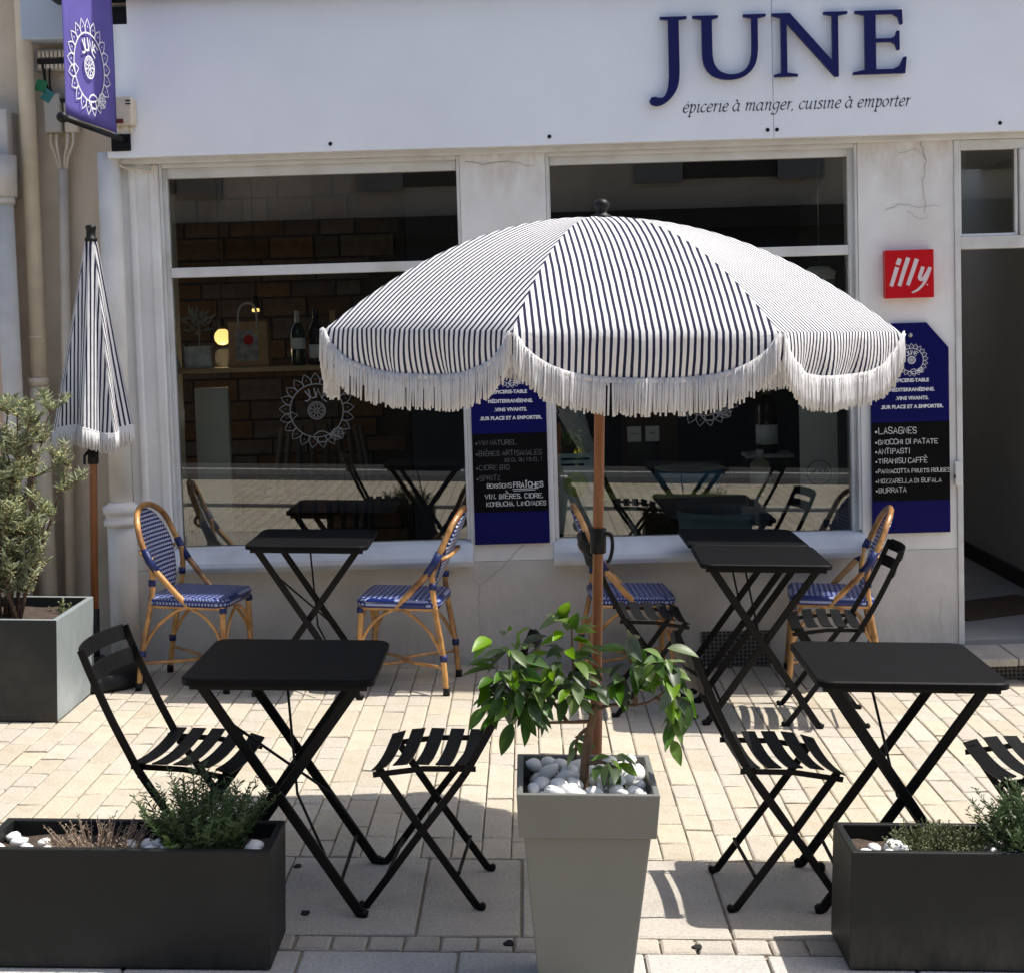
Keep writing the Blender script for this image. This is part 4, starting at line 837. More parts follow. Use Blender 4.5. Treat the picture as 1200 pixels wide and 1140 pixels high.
def make_mchair():
    r = root('bistro_chair', 0, 0)
    seatz = lambda x, y: .447-.012*math.cos(y/.2*1.4)-.035*max(0, (x-.02)/.16)**2+.0*y
    for k in range(5):
        xc = -.128+.064*k; b = MB(); vs = []; fs = []; n = 8
        for j in range(n+1):
            y = -.2+.4*j/n
            for dx, dz in ((-.022, 0), (.022, 0), (.022, -.004), (-.022, -.004)): vs.append((xc+dx, y, seatz(xc+dx, y)+dz+.012*(abs(y)/.2)**2*.6))
        for j in range(n):
            o = j*4; fs += [(o+q, o+4+q, o+4+(q+1) % 4, o+(q+1) % 4) for q in range(4)]
        fs += [(0, 1, 2, 3), (n*4+3, n*4+2, n*4+1, n*4)]
        b.add(vs, fs).build('seat_slat', BLACKM, r)
    for z0 in (.762, .690):
        b = MB(); vs = []; fs = []; n = 8
        for j in range(n+1):
            y = -.185+.37*j/n; bow = -.03*(1-(y/.185)**2)
            x = -.298 if z0 > .75 else -.268
            for dx, dz in ((0, -.024), (-.012, .024), (-.016, .024), (-.004, -.024)): vs.append((x+bow+dx, y, z0+dz))
        for j in range(n):
            o = j*4; fs += [(o+q, o+(q+1) % 4, o+4+(q+1) % 4, o+4+q) for q in range(4)]
        fs += [(3, 2, 1, 0), (n*4, n*4+1, n*4+2, n*4+3)]
        b.add(vs, fs).build('back_slat', BLACKM, r)
    for s in (-1, 1):
        y = .188*s
        pts = spline([(.185, y, .006), (.165, y, .012), (.02, y, .215), (-.115, y, .40), (-.165, y, .485), (-.22, y, .59), (-.275, y, .71), (-.305, y, .782)], 4)
        MB().strip(pts, .009, .022).build('upright', BLACKM, r)
        y2 = .165*s
        MB().strip([(-.185, y2, .006), (-.165, y2, .012), (.0, y2, .235), (.13, y2, .418), (.135, y2, .43)], .009, .022).build('leg', BLACKM, r)
        for x, yy in ((.182, y), (-.182, y2)): MB().tube([(x, yy-.009, .011), (x, yy+.009, .011)], .0105, 10).build('foot', BLACKM, r, smooth=True)
        MB().strip([(-.16, .172*s, .432), (.0, .172*s, .428), (.15, .172*s, .405)], .006, .016).build('seat_rail', BLACKM, r)
        MB().tube([(-.125, y-.014*s, .41), (-.125, y+.012*s, .41)], .007, 8).build('rivet', BLACKM, r)
    MB().tube([(-.11, -.165, .11), (-.11, .165, .11)], .006, 6).build('crossbar', BLACKM, r)
    MB().tube([(.11, -.188, .092), (.11, .188, .092)], .006, 6).build('crossbar', BLACKM, r)
    return r
def put(o, x, y, rz, dz=0): o.matrix_world = Matrix.Translation((x, y, gz(x)+dz)) @ TILT @ Matrix.Rotation(rz, 4, 'Z'); return o
T0 = make_table(); tabs = [
    (-.782, 4.67, 0, 'square black metal folding table between the left low planter and the tall grey pot'),
    (1.082, 4.71, R(-1), 'square black metal folding table beside the right low planter'),
    (-1.07, 7.262, 0, 'square black metal folding table under the window with the oak shelf, between two rattan chairs'),
    (.985, 6.83, R(-1), 'square black metal folding table pushed against its twin, on its street side'),
    (.985, 7.40, 0, 'square black metal folding table pushed against its twin, on its wall side')]
for i, (x, y, a, lb) in enumerate(tabs):
    o = T0 if i == 0 else copy_tree(T0); put(o, x, y, a); tag(o, lb, 'table', 'black bistro tables')
C0 = make_mchair(); chs = [
    (-1.06, 4.66, R(-5), 'black slatted metal chair behind the rosemary planter, facing the front left table'),
    (-.352, 4.69, math.pi+R(-4), 'black slatted metal chair with its back to the tall grey pot'),
    (.735, 4.69, R(3), 'black slatted metal chair between the tall grey pot and the right low planter'),
    (1.495, 4.66, math.pi, 'black slatted metal chair beyond the right front table, partly hidden by rosemary'),
    (1.275, 6.80, math.pi+R(-6), 'black slatted metal chair in front of the rattan chair by the doorway'),
    (.515, 6.93, R(2), 'black slatted metal chair behind the parasol pole, in front of a rattan chair')]
for i, (x, y, a, lb) in enumerate(chs):
    o = C0 if i == 0 else copy_tree(C0); put(o, x, y, a); tag(o, lb, 'chair', 'black metal folding chairs')

# ------------------------------------------------------------------ rattan chairs
def make_rattan():
    r = root('rattan_chair', 0, 0)
    def knots(pts, rad, n=10):                  # cane with slightly swollen nodes
        P = spline(pts, 8); rr = [rad*(1.10 if i % 7 == 3 else 1) for i in range(len(P))]; return MB().tube(P, rr, n)
    hoop = [(.015, -.185, .40), (-.09, -.20, .515), (-.165, -.205, .605), (-.215, -.20, .705), (-.25, -.165, .795), (-.275, -.09, .845), (-.282, 0, .86)]
    hoop = hoop+[(x, -y, z) for x, y, z in hoop[-2::-1]]
    knots(hoop, .0145).build('hoop', RATTAN, r, smooth=True)
    for s in (-1, 1):
        knots([(-.235, .195*s, .015), (-.215, .19*s, .2), (-.175, .185*s, .42), (-.165, .19*s, .55), (-.175, .195*s, .635)], .0135).build('leg', RATTAN, r, smooth=True)
        knots([(.195, .185*s, .015), (.185, .185*s, .2), (.175, .18*s, .41)], .0145).build('leg', RATTAN, r, smooth=True)
        for x, y in ((-.236, .195*s), (.196, .185*s)): MB().lathe([(.0165, 0), (.0165, .035), (.015, .036)], 12, x, y).build('foot', BLACKP, r, smooth=True)
        MB().tube([(-.14, .2*s, .572), (-.175, .205*s, .622), (-.2, .203*s, .675)], .0185, 10).build('wrap', WRAP, r, smooth=True)
        for z, x in ((.50, -.168), (.16, -.22)): MB().tube([(x, .188*s, z), (x, .189*s, z+.03)], .0175, 10).build('wrap', WRAP, r, smooth=True)
        MB().tube([(.181, .182*s, .38), (.178, .18*s, .405)], .018, 10).build('wrap', WRAP, r, smooth=True)
        MB().tube(spline([(-.215, .19*s, .19), (-.15, .188*s, .30), (-.05, .187*s, .385), (.02, .186*s, .405)], 6), .009, 8).build('brace', RATTAN, r, smooth=True)
        MB().tube(spline([(.19, .186*s, .19), (.15, .187*s, .29), (.09, .187*s, .36), (.02, .186*s, .40)], 6), .008, 8).build('brace', RATTAN, r, smooth=True)
        MB().tube([(-.19, .187*s, .405), (.18, .184*s, .405)], .011, 8).build('rail', RATTAN, r, smooth=True)
    MB().tube(spline([(.188, -.185, .22), (.186, -.1, .34), (.183, 0, .385), (.186, .1, .34), (.188, .185, .22)], 6), .008, 8).build('brace', RATTAN, r, smooth=True)
    for x in (-.18, .178): MB().tube([(x, -.18, .405), (x, .18, .405)], .011, 8).build('rail', RATTAN, r, smooth=True)
    MB().tube(spline([(-.222, -.192, .13), (-.02, -.05, .125), (-.02, .05, .125), (-.222, .192, .13)], 8), .008, 8).build('stretcher', RATTAN, r, smooth=True)
    MB().tube(spline([(.19, -.185, .12), (.0, -.03, .118), (.0, .03, .118), (.19, .185, .12)], 8), .008, 8).build('stretcher', RATTAN, r, smooth=True)
    MB().tube(spline([(-.205, .19, .64), (-.24, .15, .655), (-.25, 0, .66), (-.24, -.15, .655), (-.205, -.19, .64)], 6), .009, 8).build('back_rail', RATTAN, r, smooth=True)
    # seat pad of woven cord
    b = MB(); n = 16; P = rounded(-.2, .2, -.2, .2, .05, 4); N = len(P); rings = [(.93, .449), (1.0, .443), (1.01, .43), (1.0, .412), (.96, .404)]
    grid = 12; vs = []; uv = []
    for i in range(grid+1):
        for j in range(grid+1):
            x = -.186+.372*i/grid; y = -.186+.372*j/grid; vs.append((x, y, .449+.004*math.cos(x*7)*math.cos(y*7))); uv.append((y, x))
    b.add(vs, [(i*(grid+1)+j, (i+1)*(grid+1)+j, (i+1)*(grid+1)+j+1, i*(grid+1)+j+1) for i in range(grid) for j in range(grid)], uv)
    vs = []; uv = []
    for q, z in rings:
        for k, (x, y) in enumerate(P): vs.append((x*q, y*q, z)); uv.append((k*.034, z*1.2))
    fs = [(a*N+(k+1) % N, a*N+k, (a+1)*N+k, (a+1)*N+(k+1) % N) for a in range(len(rings)-1) for k in range(N)]+[tuple(range((len(rings)-1)*N+N-1, (len(rings)-1)*N-1, -1)), tuple(range(N))]
    b.add(vs, fs, uv); b.build('seat', WEAVES, r, smooth=True)
    # oval woven back
    b = MB(); vs = []; uv = []; nr, na = 7, 28
    def bp(u, v):                               # u -1..1 across, v 0..1 up
        z = .47+v*.372; x = -.128-.152*(v**.85); return (x-.012*(1-u*u), u*.19, z)
    for a in range(nr+1):
        for k in range(na):
            t = 2*math.pi*k/na; q = a/nr; u = math.cos(t)*q*.97; v = .5+math.sin(t)*q*.5
            w = 1.0 if v > .5 else .72+.28*(v/.5); p = bp(u*w*.95, v); vs.append(p); uv.append((p[1]+1, p[2]))
    fs = [(a*na+k, a*na+(k+1) % na, (a+1)*na+(k+1) % na, (a+1)*na+k) for a in range(nr) for k in range(na)]
    b.add(vs, fs, uv); o = b.build('woven_back', WEAVEB, r, smooth=True); m = o.modifiers.new('solid', 'SOLIDIFY'); m.thickness = .008; m.offset = 0
    return r
R0 = make_rattan(); rts = [
    (-1.625, 7.33, R(-9), 'blue woven rattan chair beside the white downpipe, facing a black table'),
    (-.64, 7.345, math.pi+R(-6), 'blue woven rattan chair at the black table, its back toward the pier between the windows'),
    (.455, 7.47, R(3), 'blue woven rattan chair half hidden by the parasol pole'),
    (1.44, 7.51, math.pi+R(-8), 'blue woven rattan chair behind a black metal chair near the doorway')]
for i, (x, y, a, lb) in enumerate(rts):
    o = R0 if i == 0 else copy_tree(R0); put(o, x, y, a); tag(o, lb, 'chair', 'rattan bistro chairs')

# ------------------------------------------------------------------ open parasol
ux0, uy0 = .170, 4.86
um = tag(root('parasol', ux0, uy0), 'open navy and white striped parasol with white fringe and wooden pole', 'parasol')
RAD, RISE, ZR = .918, .350, 1.742
A0 = -math.pi/2+R(-17.0)                        # a rib near the street side
def seam(a, v): return Vector((RAD*v*math.cos(a), RAD*v*math.sin(a), ZR+RISE*(1-v**2.05)))
def drop(w): return .125*(1-abs(w)**3.2)**.75
rg = random.Random(8)
for k in range(8):
    a0 = A0+k*math.pi/4; a1 = a0+math.pi/4; mid = (a0+a1)/2; out = Vector((math.cos(mid), math.sin(mid), 0)); tan = Vector((-math.sin(mid), math.cos(mid), 0))
    nv, nw, nd = 14, 28, 5; b = MB(); vs = []; uv = []; ph = rg.uniform(0, 6)
    for i in range(nv+nd+1):
        v = min(1, .02+.98*i/nv); d = max(0, i-nv)/nd
        for j in range(nw+1):
            t = j/nw; w = 2*t-1; p = seam(a0, v)*(1-t)+seam(a1, v)*t
            p += out*.03*(1-w*w)*v*(1-v)*1.0-Vector((0, 0, .012*(1-w*w)*math.sin(v*math.pi)))
            if d:
                dr = drop(w)*d; p += Vector((0, 0, -dr))+out*((.012*math.sin(w*9+ph)+.006*math.sin(w*23+ph*2)*d)*d*(1-w*w)-.03*d*d*(1-w*w)+.012*d)
            vs.append(p); c = 2*RAD*v*math.sin(math.pi/8); uv.append((w*c/2+3, v+d*.12))
    fs = [(i*(nw+1)+j, i*(nw+1)+j+1, (i+1)*(nw+1)+j+1, (i+1)*(nw+1)+j) for i in range(nv+nd) for j in range(nw)]
    fs = [f[::-1] for f in fs]
    pan = b.add(vs, fs, uv).build('canopy_panel', STRIPE, um, smooth=True)
    # fringe along the scalloped hem
    edge = [Vector(vs[(nv+nd)*(nw+1)+j]) for j in range(nw+1)]
    fb = MB(); fb.strip([p+out*.003-Vector((0, 0, .004)) for p in edge], .013, .004, side=(0, 0, 1))
    L = [0]
    for p, q in zip(edge[:-1], edge[1:]): L.append(L[-1]+(q-p).length)
    s = .002
    while s < L[-1]:
        j = max(i for i in range(nw) if L[i] <= s); t = (s-L[j])/(L[j+1]-L[j]); p = edge[j].lerp(edge[j+1], t)
        ln = rg.uniform(.088, .104); sw = tan*rg.gauss(0, .0022)+out*rg.gauss(0, .003); rr = rg.uniform(.0025, .0034); o0 = out*rg.uniform(.001, .0065)+Vector((0, 0, .004))
        fb.tube([p+o0+Vector((0, 0, .0)), p+o0+sw*.3+Vector((0, 0, -ln*.35)), p+o0+sw*.7+Vector((0, 0, -ln*.7)), p+o0+sw+Vector((0, 0, -ln))], [rr*.8, rr, rr, rr*.9], 5)
        if rg.random() < .012: s += .006
        s += .0044
    fb.build('fringe', WFRINGE, pan, smooth=True)
for k in range(8):
    a = A0+k*math.pi/4
    MB().tube([seam(a, v)-Vector((0, 0, .008)) for v in (.03, .3, .5, .7, .85, .99)], .004, 6).build('rib', BLACKM, um, smooth=True)
    MB().tube([seam(a, .5)-Vector((0, 0, .01)), (.03*math.cos(a), .03*math.sin(a), ZR-.14)], .004, 6).build('strut', BLACKM, um)
MB().tube([(0, 0, .02), (0, 0, .66)], .0195, 18).build('lower_pole', WOOD, um, smooth=True)
MB().tube([(0, 0, .661), (0, 0, ZR+RISE-.01)], .017, 18).build('upper_pole', WOOD, um, smooth=True)
MB().lathe([(.018, ZR-.17), (.036, ZR-.165), (.036, ZR-.12), (.02, ZR-.11)], 16).build('runner', BLACKP, um, smooth=True)
MB().lathe([(.034, ZR+RISE-.004), (.034, ZR+RISE+.004), (.018, ZR+RISE+.012), (.016, ZR+RISE+.024), (.023, ZR+RISE+.03), (.024, ZR+RISE+.044), (.016, ZR+RISE+.054), (.004, ZR+RISE+.057)], 18).build('finial', BLACKP, um, smooth=True)
cl = MB().lathe([(.0235, 1.03), (.026, 1.032), (.026, 1.108), (.0235, 1.11)], 16).build('clamp', BLACKP, um, smooth=True)
MB().tube(spline([(.02, -.012, 1.095), (.04, -.015, 1.09), (.045, -.015, 1.05), (.036, -.015, 1.01), (.026, -.015, 1.005)], 5), .006, 8).build('clamp_lever', BLACKP, cl, smooth=True)
q = MB(); q.M = Matrix.Rotation(R(90), 4, 'X'); q.prism(rounded(-.17, .17, -.17, .17, .05), -.075, -.001); ft = q.build('base', BLACKP, um, bevel=.012, seg=3); ft.location = (.0, -.03, 0)
MB().lathe([(.05, .072), (.032, .09), (.028, .25), (.0205, .251)], 16, 0, 0).build('socket', BLACKP, um, smooth=True)

# ------------------------------------------------------------------ furled parasol
fx, fy = -2.135, 7.32
fu = tag(root('furled_parasol', fx, fy), 'furled striped parasol with white fringe leaning by the white downpipe', 'parasol')
b = MB(); vs = []; uv = []; NT, NZ = 192, 26; zt, zb = 2.13, 1.235
def fr(th, t):                                  # radius of the furled cloth: eight lapped folds
    w = ((th*8/(2*math.pi)) % 1); base = .026+.124*t**.92
    return base*(1+(.34*t+.06)*(abs(w-.62)/.62 if w < .62 else (w-.62)/.38)-.10*t)
bot = []
for i in range(NZ+1):
    t = i/NZ
    for k in range(NT+1):
        th = 2*math.pi*k/NT; r_ = fr(th, t); lap = (th*8/(2*math.pi)) % 1; z = zt+(zb-zt)*t+.02*t*math.sin(th*3+1)
        p = Vector((r_*math.cos(th), r_*.85*math.sin(th), z)); vs.append(p)
        kf = int(th*8/(2*math.pi)+1e-6) % 8; uv.append(((lap-.5)*.150*(t+.06)+(.05, -.08, .06, -.04, .09, -.06, .04, -.07)[kf]*t+5, t))
        if i == NZ: bot.append(p)
fs = []
for i in range(NZ):
    for k in range(NT): fs.append((i*(NT+1)+k, (i+1)*(NT+1)+k, (i+1)*(NT+1)+k+1, i*(NT+1)+k+1))
b.add(vs, fs, uv); fc = b.build('cloth', STRIPE, fu, smooth=True)
b = MB(); b.tube([p+Vector((0, 0, -.002)) for p in bot[:-1]], .004, 6, closed=True); rg = random.Random(2)
for k in range(NT*2):
    p = bot[k//2].lerp(bot[min(k//2+1, NT)], (k % 2)/2); ln = rg.uniform(.082, .098); sw = Vector((rg.gauss(0, .004), rg.gauss(0, .004), 0))
    b.tube([p, p+sw*.4+Vector((0, 0, -ln*.5)), p+sw+Vector((0, 0, -ln))], .0033, 5)
b.build('fringe', WFRINGE, fc, smooth=True)
MB().tube([(0, 0, .33), (0, 0, 2.15)], .0185, 14).build('pole', WOOD, fu, smooth=True)
MB().lathe([(.030, 2.12), (.030, 2.135), (.022, 2.14), (.022, 2.175), (.026, 2.18), (.024, 2.195), (.005, 2.2)], 14).build('finial', BLACKP, fu, smooth=True)
MB().tube([(0, 0, .02), (0, 0, .36)], .0225, 14).build('sleeve', BLACKP, fu, smooth=True)
cl = MB().lathe([(.022, 1.06), (.026, 1.062), (.026, 1.13), (.022, 1.132)], 14).build('clamp', BLACKP, fu, smooth=True); MB().tube([(-.02, -.012, 1.12), (-.036, -.02, 1.10), (-.036, -.02, 1.06)], .007, 8).build('clamp_lever', BLACKP, cl)
MB().lathe([(.235, .002), (.245, .02), (.23, .07), (.16, .095), (.06, .10), (.045, .13), (.0235, .131)], 28, 0, 0).build('base', BLACKP, fu, smooth=True)

# ------------------------------------------------------------------ planters and plants
def trough(name, label, x0, x1, y0, y1, h, m, wall=.022, soil=.045, worn=None):
    cx, cy = (x0+x1)/2, (y0+y1)/2; r = tag(root(name, cx, cy), label, 'planter'); a, c = (x1-x0)/2, (y1-y0)/2
    o = [(-a, -c), (a, -c), (a, c), (-a, c)]; w = wall; i_ = [(-a+w, -c+w), (a-w, -c+w), (a-w, c-w), (-a+w, c-w)]
    vs = [(x, y, .004) for x, y in o]+[(x, y, h) for x, y in o]+[(x, y, h) for x, y in i_]+[(x, y, h-soil-.02) for x, y in i_]
    fs = [(3, 2, 1, 0)]+[(k, (k+1) % 4, 4+(k+1) % 4, 4+k) for k in range(4)]+[(4+k, 4+(k+1) % 4, 8+(k+1) % 4, 8+k) for k in range(4)]+[(8+k, 8+(k+1) % 4, 12+(k+1) % 4, 12+k) for k in range(4)]
    b = MB(); b.add(vs, fs)
    if worn: b.mi[2] = 1; b.mi[5:9] = [1]*4  # right face and rim take the lighter, sunlit-toned colour
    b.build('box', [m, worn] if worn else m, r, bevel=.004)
    b = MB(); n, k2 = 16, 8; rg = random.Random(len(label)); vs = []
    for j in range(k2+1):
        for i in range(n+1): vs.append((-a+w+(2*(a-w))*i/n, -c+w+2*(c-w)*j/k2, h-soil+rg.uniform(-.006, .008)))
    b.add(vs, [(j*(n+1)+i, j*(n+1)+i+1, (j+1)*(n+1)+i+1, (j+1)*(n+1)+i) for j in range(k2) for i in range(n)]); b.build('soil', SOIL, r, smooth=True)
    return r
trough('low_planter', 'long low anthracite planter with rosemary and dried stems', -1.545, -.744, 4.065, 4.325, .332, PLANTER)
trough('low_planter', 'long low anthracite planter with thyme beside the front right table', .832, 1.63, 4.105, 4.36, .332, PLANTER)
trough('large_planter', 'large grey green square planter holding the flowering olive', -2.66, -2.092, 6.58, 7.15, .452, PLANTERB, .025, .05, SUNWORN)
pebm = []
for k in range(7):
    bm = bmesh.new(); bmesh.ops.create_icosphere(bm, subdivisions=2, radius=1); rg = random.Random(k)
    for v in bm.verts:
        d = noise.noise(v.co*1.1+Vector((k*7, 0, 0)))*.28; v.co *= (1+d); v.co.x *= 1.15; v.co.y *= .9; v.co.z *= .72
    me = bpy.data.meshes.new('pebble'); bm.to_mesh(me); bm.free(); me.materials.append(PEB); me.polygons.foreach_set('use_smooth', [True]*len(me.polygons)); pebm.append(me)
def pebble(x, y, z, s, label, group, rg):
    o = link(bpy.data.objects.new('pebble', rg.choice(pebm))); o.location = (x, y, z); o.scale = (s, s, s); o.rotation_euler = (rg.uniform(-.5, .5), rg.uniform(-.5, .5), rg.uniform(0, 6.28))
    return tag(o, label, 'pebble', group)
# tall tapered pot
px, py, ph_ = .103, 4.02, .568
pot = tag(root('tall_pot', px, py), 'tall tapered light grey square pot holding the lemon tree', 'pot')
b = MB(); a, w = .183, .016
b.frustum(-.118, .118, -.118, .118, .003, -.163, .163, -.163, .163, ph_-.115); b.build('body', POT, pot, bevel=.006)
vs = []; o_ = [(-1, -1), (1, -1), (1, 1), (-1, 1)]
for q, z in ((.176, ph_-.116), (a, ph_), (a-w, ph_), (a-w-.004, ph_-.09)): vs += [(x*q, y*q, z) for x, y in o_]
b = MB(); b.add(vs, [(3, 2, 1, 0)]+[(r_*4+k, r_*4+(k+1) % 4, r_*4+4+(k+1) % 4, r_*4+4+k) for r_ in range(3) for k in range(4)]); b.build('rim', POT, pot, bevel=.003)
MB().box(-.162, .162, -.162, .162, ph_-.1, ph_-.055).build('soil', SOIL, pot)
rg = random.Random(17); cnt = 0
for layer, (zz, n) in enumerate(((ph_-.045, 52), (ph_-.018, 34))):
    pts = []
    tries = 0
    while len(pts) < n and tries < 4000:
        tries += 1; x = rg.uniform(-.143, .143); y = rg.uniform(-.143, .143)
        if math.hypot(x, y+.02) < .03: continue
        if all(math.hypot(x-u_, y-v_) > .038 for u_, v_ in pts): pts.append((x, y))
    for x, y in pts:
        p = pot.matrix_world @ Vector((x, y, zz+rg.uniform(-.004, .006)+max(0, y)*.06)); pebble(p.x, p.y, p.z, rg.uniform(.017, .027), 'smooth white pebble around the lemon trunk in the tall grey pot', 'pebbles in the tall pot', rg)
for (x, y, s) in ((-1.50, 4.14, .026), (-1.46, 4.2, .022), (-1.49, 4.24, .02), (-1.42, 4.15, .02), (-1.39, 4.2, .018), (-1.36, 4.14, .016), (-1.14, 4.19, .017), (-1.10, 4.2, .02), (-1.06, 4.2, .024), (-1.03, 4.14, .021), (-1.08, 4.15, .018), (-.80, 4.18, .026), (-.785, 4.14, .018)):
    pebble(x, y, gz(x)+.332-.028, s, 'white pebble on the soil of the planter with rosemary and dried stems', 'pebbles in the rosemary planter', rg)
for (x, y, s) in ((.90, 4.17, .022), (.93, 4.22, .02), (.96, 4.17, .018), (.985, 4.24, .026), (1.005, 4.2, .028), (1.05, 4.16, .016), (1.24, 4.19, .026), (1.275, 4.24, .022), (1.30, 4.17, .02), (1.34, 4.2, .024), (1.37, 4.25, .02), (1.42, 4.18, .02)):
    pebble(x, y, gz(x)+.332-.028, s, 'white pebble on the soil of the planter with thyme', 'pebbles in the thyme planter', rg)

def shoots(b, c, n, hmin, hmax, spread, leafL, leafW, step, rg, lean=.35):   # upright sprigs covered in needles
    for k in range(n):
        a = rg.uniform(0, 6.283); rad = spread*math.sqrt(rg.random()); p = c+Vector((rad*math.cos(a), rad*math.sin(a)*.7, 0)); H = rg.uniform(hmin, hmax)*(1-.35*rad/spread)
        d = Vector((math.cos(a)*lean*rad/spread+rg.gauss(0, .1), math.sin(a)*lean*rad/spread+rg.gauss(0, .1), 1)).normalized(); bend = Vector((rg.gauss(0, .2), rg.gauss(0, .2), 0))
        s = 0
        while s < H:
            q = p+d*s+bend*(s*s/H)*.5; aa = rg.uniform(0, 6.283); e = rg.uniform(.3, 1.0); L = leafL*rg.uniform(.7, 1.1)*(1 if s < H*.8 else .7)
            dd = (d*e+Vector((math.cos(aa), math.sin(aa), 0))).normalized(); w = dd.cross(Vector((rg.gauss(0, 1), rg.gauss(0, 1), rg.gauss(0, 1)))).normalized()*leafW
            b.add([q-w*.5, q+dd*L*.6-w, q+dd*L, q+dd*L*.6+w, q+w*.5], [(0, 1, 2, 3, 4)]); s += step
        b.tube([p, p+d*H*.6+bend*.18*H, p+d*H+bend*.5*H], [.0022, .0016, .0008], 4)
rg = random.Random(31)
def bush(name, label, cat, x, y, build, m, part_name='foliage', dz=.332-.048):
    r = tag(root(name, x, y, 0, dz), label, cat); b = MB(); build(b); stuff(b.build(part_name, m, r)); return r
rb = bush('rosemary', 'bushy green rosemary in the left low planter', 'plant', -.945, 4.20, lambda b: shoots(b, Vector((0, 0, 0)), 95, .13, .285, .10, .027, .0021, .0034, rg, .6), LEAFR)
b = MB(); shoots(b, Vector((-.02, -.06, .02)), 9, .05, .09, .04, .028, .004, .005, rg, 1.2); stuff(b.build('young_foliage', mat('fresh_leaf', (.22, .30, .09), .5, var=.3, vscale=20, transl=.3), rb))
bush('dried_lavender', 'dried brown lavender stems in the left low planter', 'plant', -1.235, 4.19, lambda b: shoots(b, Vector((0, 0, 0)), 85, .06, .125, .115, .012, .0016, .005, rg, 1.0), DRY)
bush('thyme', 'low grey green thyme cushion in the right low planter', 'plant', 1.115, 4.24, lambda b: shoots(b, Vector((0, 0, 0)), 270, .055, .105, .125, .010, .0026, .0034, rg, .8), LEAFT)
bush('rosemary', 'upright rosemary at the cut end of the right low planter', 'plant', 1.365, 4.20, lambda b: shoots(b, Vector((0, 0, 0)), 80, .14, .28, .09, .027, .0021, .0034, rg, .6), LEAFR)

# olive in the large planter
ol = tag(root('olive_shrub', -2.40, 6.86, 0, .40), 'upright olive shrub with pale yellow blossom in the large planter', 'shrub')
rg = random.Random(12); tr_ = MB(); lv = MB(); fl = MB()
def twig(p, d, L, depth):
    P = [p]; q = Vector(p); dd = d.copy(); n = 6
    for i in range(n): dd = (dd+Vector((rg.gauss(0, .1), rg.gauss(0, .1), rg.gauss(0, .05)+.07))).normalized(); q = q+dd*L/n; P.append(q.copy())
    r0 = .011 if depth == 0 else .004 if depth == 1 else .002
    tr_.tube(P, [r0*(1-.7*i/n) for i in range(n+1)], 5)
    for i in range(1, n+1):
        for rep in range(5 if depth else 3):
            if depth == 0 and i < 2: continue
            a = rg.uniform(0, 6.283); o = (dd*.7+Vector((math.cos(a), math.sin(a), rg.uniform(-.3, .5)))).normalized(); s = P[i-1].lerp(P[i], rg.random()); LL = rg.uniform(.035, .062); w = o.cross(Vector((rg.gauss(0, 1), rg.gauss(0, 1), rg.gauss(0, 1)))).normalized()*.0062
            nrm = o.cross(w).normalized()*.004
            lv.add([s, s+o*LL*.45+w+nrm, s+o*LL, s+o*LL*.45-w+nrm], [(0, 1, 2), (0, 2, 3)])
            if rg.random() < .2:
                for _ in range(5): c_ = s+Vector((rg.gauss(0, .012), rg.gauss(0, .012), rg.gauss(0, .012))); e = .0045; fl.add([c_+Vector((e, 0, 0)), c_+Vector((-e*.5, e*.8, 0)), c_+Vector((-e*.5, -e*.8, 0)), c_+Vector((0, 0, e))], [(0, 1, 3), (1, 2, 3), (2, 0, 3), (2, 1, 0)])
    return P
for k in range(9):
    a = rg.uniform(0, 6.283); base_p = Vector((.05*math.cos(a)+.02, .05*math.sin(a), 0)); H = rg.uniform(.7, 1.0)
    P = twig(base_p, Vector((max(-.2, min(.12, rg.gauss(.0, .13))), rg.gauss(0, .13), 1)).normalized(), H, 0)
    for i in range(1, 7):
        for _ in range(3):
            a = rg.uniform(0, 6.283); Q = twig(P[i], Vector((math.cos(a), math.sin(a), rg.uniform(.3, 1.1))).normalized(), rg.uniform(.10, .21)*(1.25-.1*i), 1)
tr_.build('trunk', BARK, ol, smooth=True); stuff(lv.build('crown', LEAFO, ol)); stuff(fl.build('blossom', FLOWER, ol))
wd = tag(root('weed_tuft', -2.19, 7.02, 0, .40), 'small green weed at the back edge of the large planter', 'plant'); b = MB(); rg = random.Random(6); shoots(b, Vector((0, 0, 0)), 12, .03, .08, .05, .02, .004, .006, rg, 1.0); stuff(b.build('foliage', LEAFT, wd))

# lemon tree in the tall pot
lt = tag(root('lemon_tree', px, py-.02, 0, ph_-.06), 'small lemon tree with big glossy leaves in the tall pot', 'tree')
Z0 = ph_-.06
def lp_(x, y, z): return Vector((x-px, y, z-Z0))     # from measured picture-plane spots at the pot's distance
MB().tube(spline([lp_(.115, 0, Z0-.02), lp_(.118, 0, .60), lp_(.128, 0, .68), lp_(.145, 0, .76)], 5), [.0125]*5+[.012]*5+[.0105]*6, 9).build('trunk', BARK, lt, smooth=True)
brs = [
 [(.135, 0, .715), (.07, -.01, .715), (0, -.02, .72), (-.05, -.03, .76)],
 [(.14, 0, .74), (.10, .02, .78), (.085, .03, .87), (.08, .02, .96)],
 [(.142, 0, .745), (.19, .02, .755), (.27, .01, .76), (.33, -.01, .80)],
 [(-.02, -.02, .725), (-.075, 0, .80), (-.085, .01, .90)],
 [(.25, .01, .76), (.25, .03, .84), (.22, .04, .90)],
 [(.13, 0, .70), (.10, .04, .66), (.095, .05, .60)],
 [(.122, 0, .60), (.16, -.03, .615), (.2, -.05, .605)],
 [(.30, 0, .78), (.35, -.02, .76), (.36, -.03, .70)],
 [(.07, -.01, .715), (.03, .05, .76), (-.01, .09, .80)]]
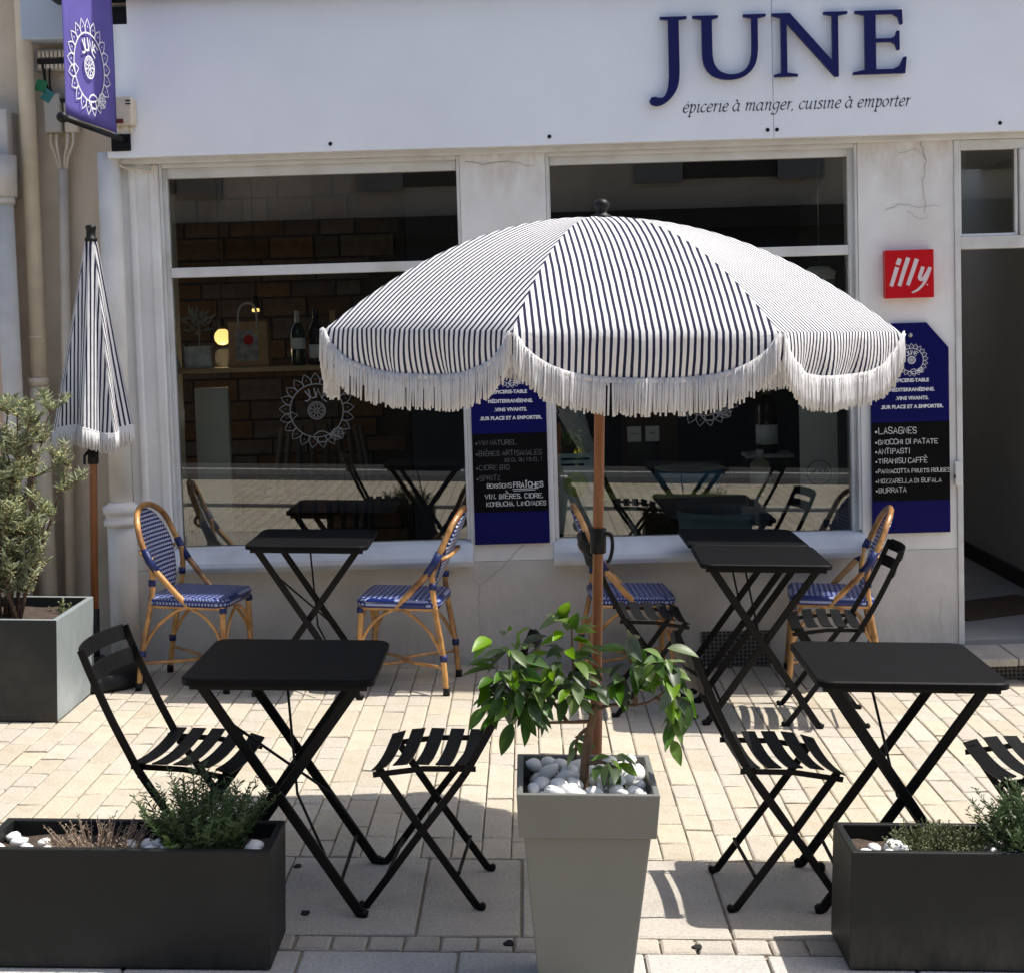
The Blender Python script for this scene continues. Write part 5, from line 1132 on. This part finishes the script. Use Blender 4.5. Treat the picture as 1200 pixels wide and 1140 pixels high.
for P in brs: 
    Q = spline([lp_(*q) for q in P], 5); MB().tube(Q, [.0062*(1-.6*i/len(Q)) for i in range(len(Q))], 6).build('branch', BARK, lt, smooth=True)
def leaf_mesh(L, W, fold, curl, m):
    n = 7; b = MB(); vs = []
    for i in range(n+1):
        t = i/n; w = W*math.sin(math.pi*min(1, t*1.02))**.75*(1-.25*t) if 0 < t < 1 else 0
        z = -curl*L*t*t; y = L*t
        vs += [(-w/2, y, z+fold*w), (0, y, z), (w/2, y, z+fold*w)]
    b.add(vs, [(3*i, 3*i+1, 3*i+4, 3*i+3) for i in range(n)]+[(3*i+1, 3*i+2, 3*i+5, 3*i+4) for i in range(n)])
    return b.mesh('leaf', m, True)
lm_old = [leaf_mesh(.075, .036, .25, .25, LEAFL), leaf_mesh(.062, .032, .15, .4, LEAFL), leaf_mesh(.085, .040, .3, .15, LEAFL)]
lm_new = [leaf_mesh(.06, .029, .25, .2, LEAFY), leaf_mesh(.072, .036, .2, .3, LEAFY)]
rg = random.Random(77)
clusters = [  # centre, spread, count, share of young leaves, droop
 ((-.085, .0, .90), (.055, .06, .045), 20, .75, -.1), ((-.075, -.02, .81), (.06, .06, .04), 24, .25, .3), ((-.06, -.03, .745), (.055, .05, .035), 14, .15, .9), ((-.14, .0, .78), (.02, .03, .05), 7, .1, .9),
 ((.075, .02, .955), (.035, .045, .04), 11, .9, -.2), ((.06, .02, .87), (.06, .06, .04), 16, .5, .1), ((.10, .0, .80), (.07, .06, .035), 20, .2, .2), ((.0, .0, .79), (.05, .05, .03), 10, .2, .3),
 ((.245, .04, .885), (.035, .04, .045), 10, .2, .4), ((.225, .02, .80), (.04, .04, .03), 9, .2, .3), ((.33, -.01, .865), (.035, .045, .045), 14, .55, .4), ((.345, -.02, .78), (.035, .04, .05), 15, .35, .8), ((.355, -.02, .70), (.018, .03, .04), 8, .4, 1.0),
 ((.185, -.05, .615), (.035, .03, .018), 10, .6, .5), ((.10, .05, .65), (.01, .02, .03), 3, .3, .6)]
for c, s, n, yng, droop in clusters:
    for _ in range(int(n*1.45)):
        g_ = Vector([max(-1.45, min(1.45, rg.gauss(0, 1))) for _ in range(3)]); p = Vector(c)+Vector((g_.x*s[0], g_.y*s[1], g_.z*s[2]))*.72
        o = link(bpy.data.objects.new('leaf', rg.choice(lm_new if rg.random() < yng else lm_old)), lt)
        d = Vector((g_.x*.8+rg.gauss(0, .4), g_.y*.8+rg.gauss(0, .4)-.1, g_.z*.25-droop+rg.gauss(0, .3))).normalized()
        up = Vector((rg.gauss(0, .35), rg.gauss(-.25, .35), 1)); x_ = d.cross(up).normalized(); z_ = x_.cross(d).normalized(); sc_ = rg.uniform(.8, 1.2)
        M = Matrix(((x_.x, d.x, z_.x, 0), (x_.y, d.y, z_.y, 0), (x_.z, d.z, z_.z, 0), (0, 0, 0, 1)))
        o.matrix_local = Matrix.Translation(lp_(*p)-d*.02) @ M @ Matrix.Scale(sc_, 4)
bpy.context.view_layer.update()
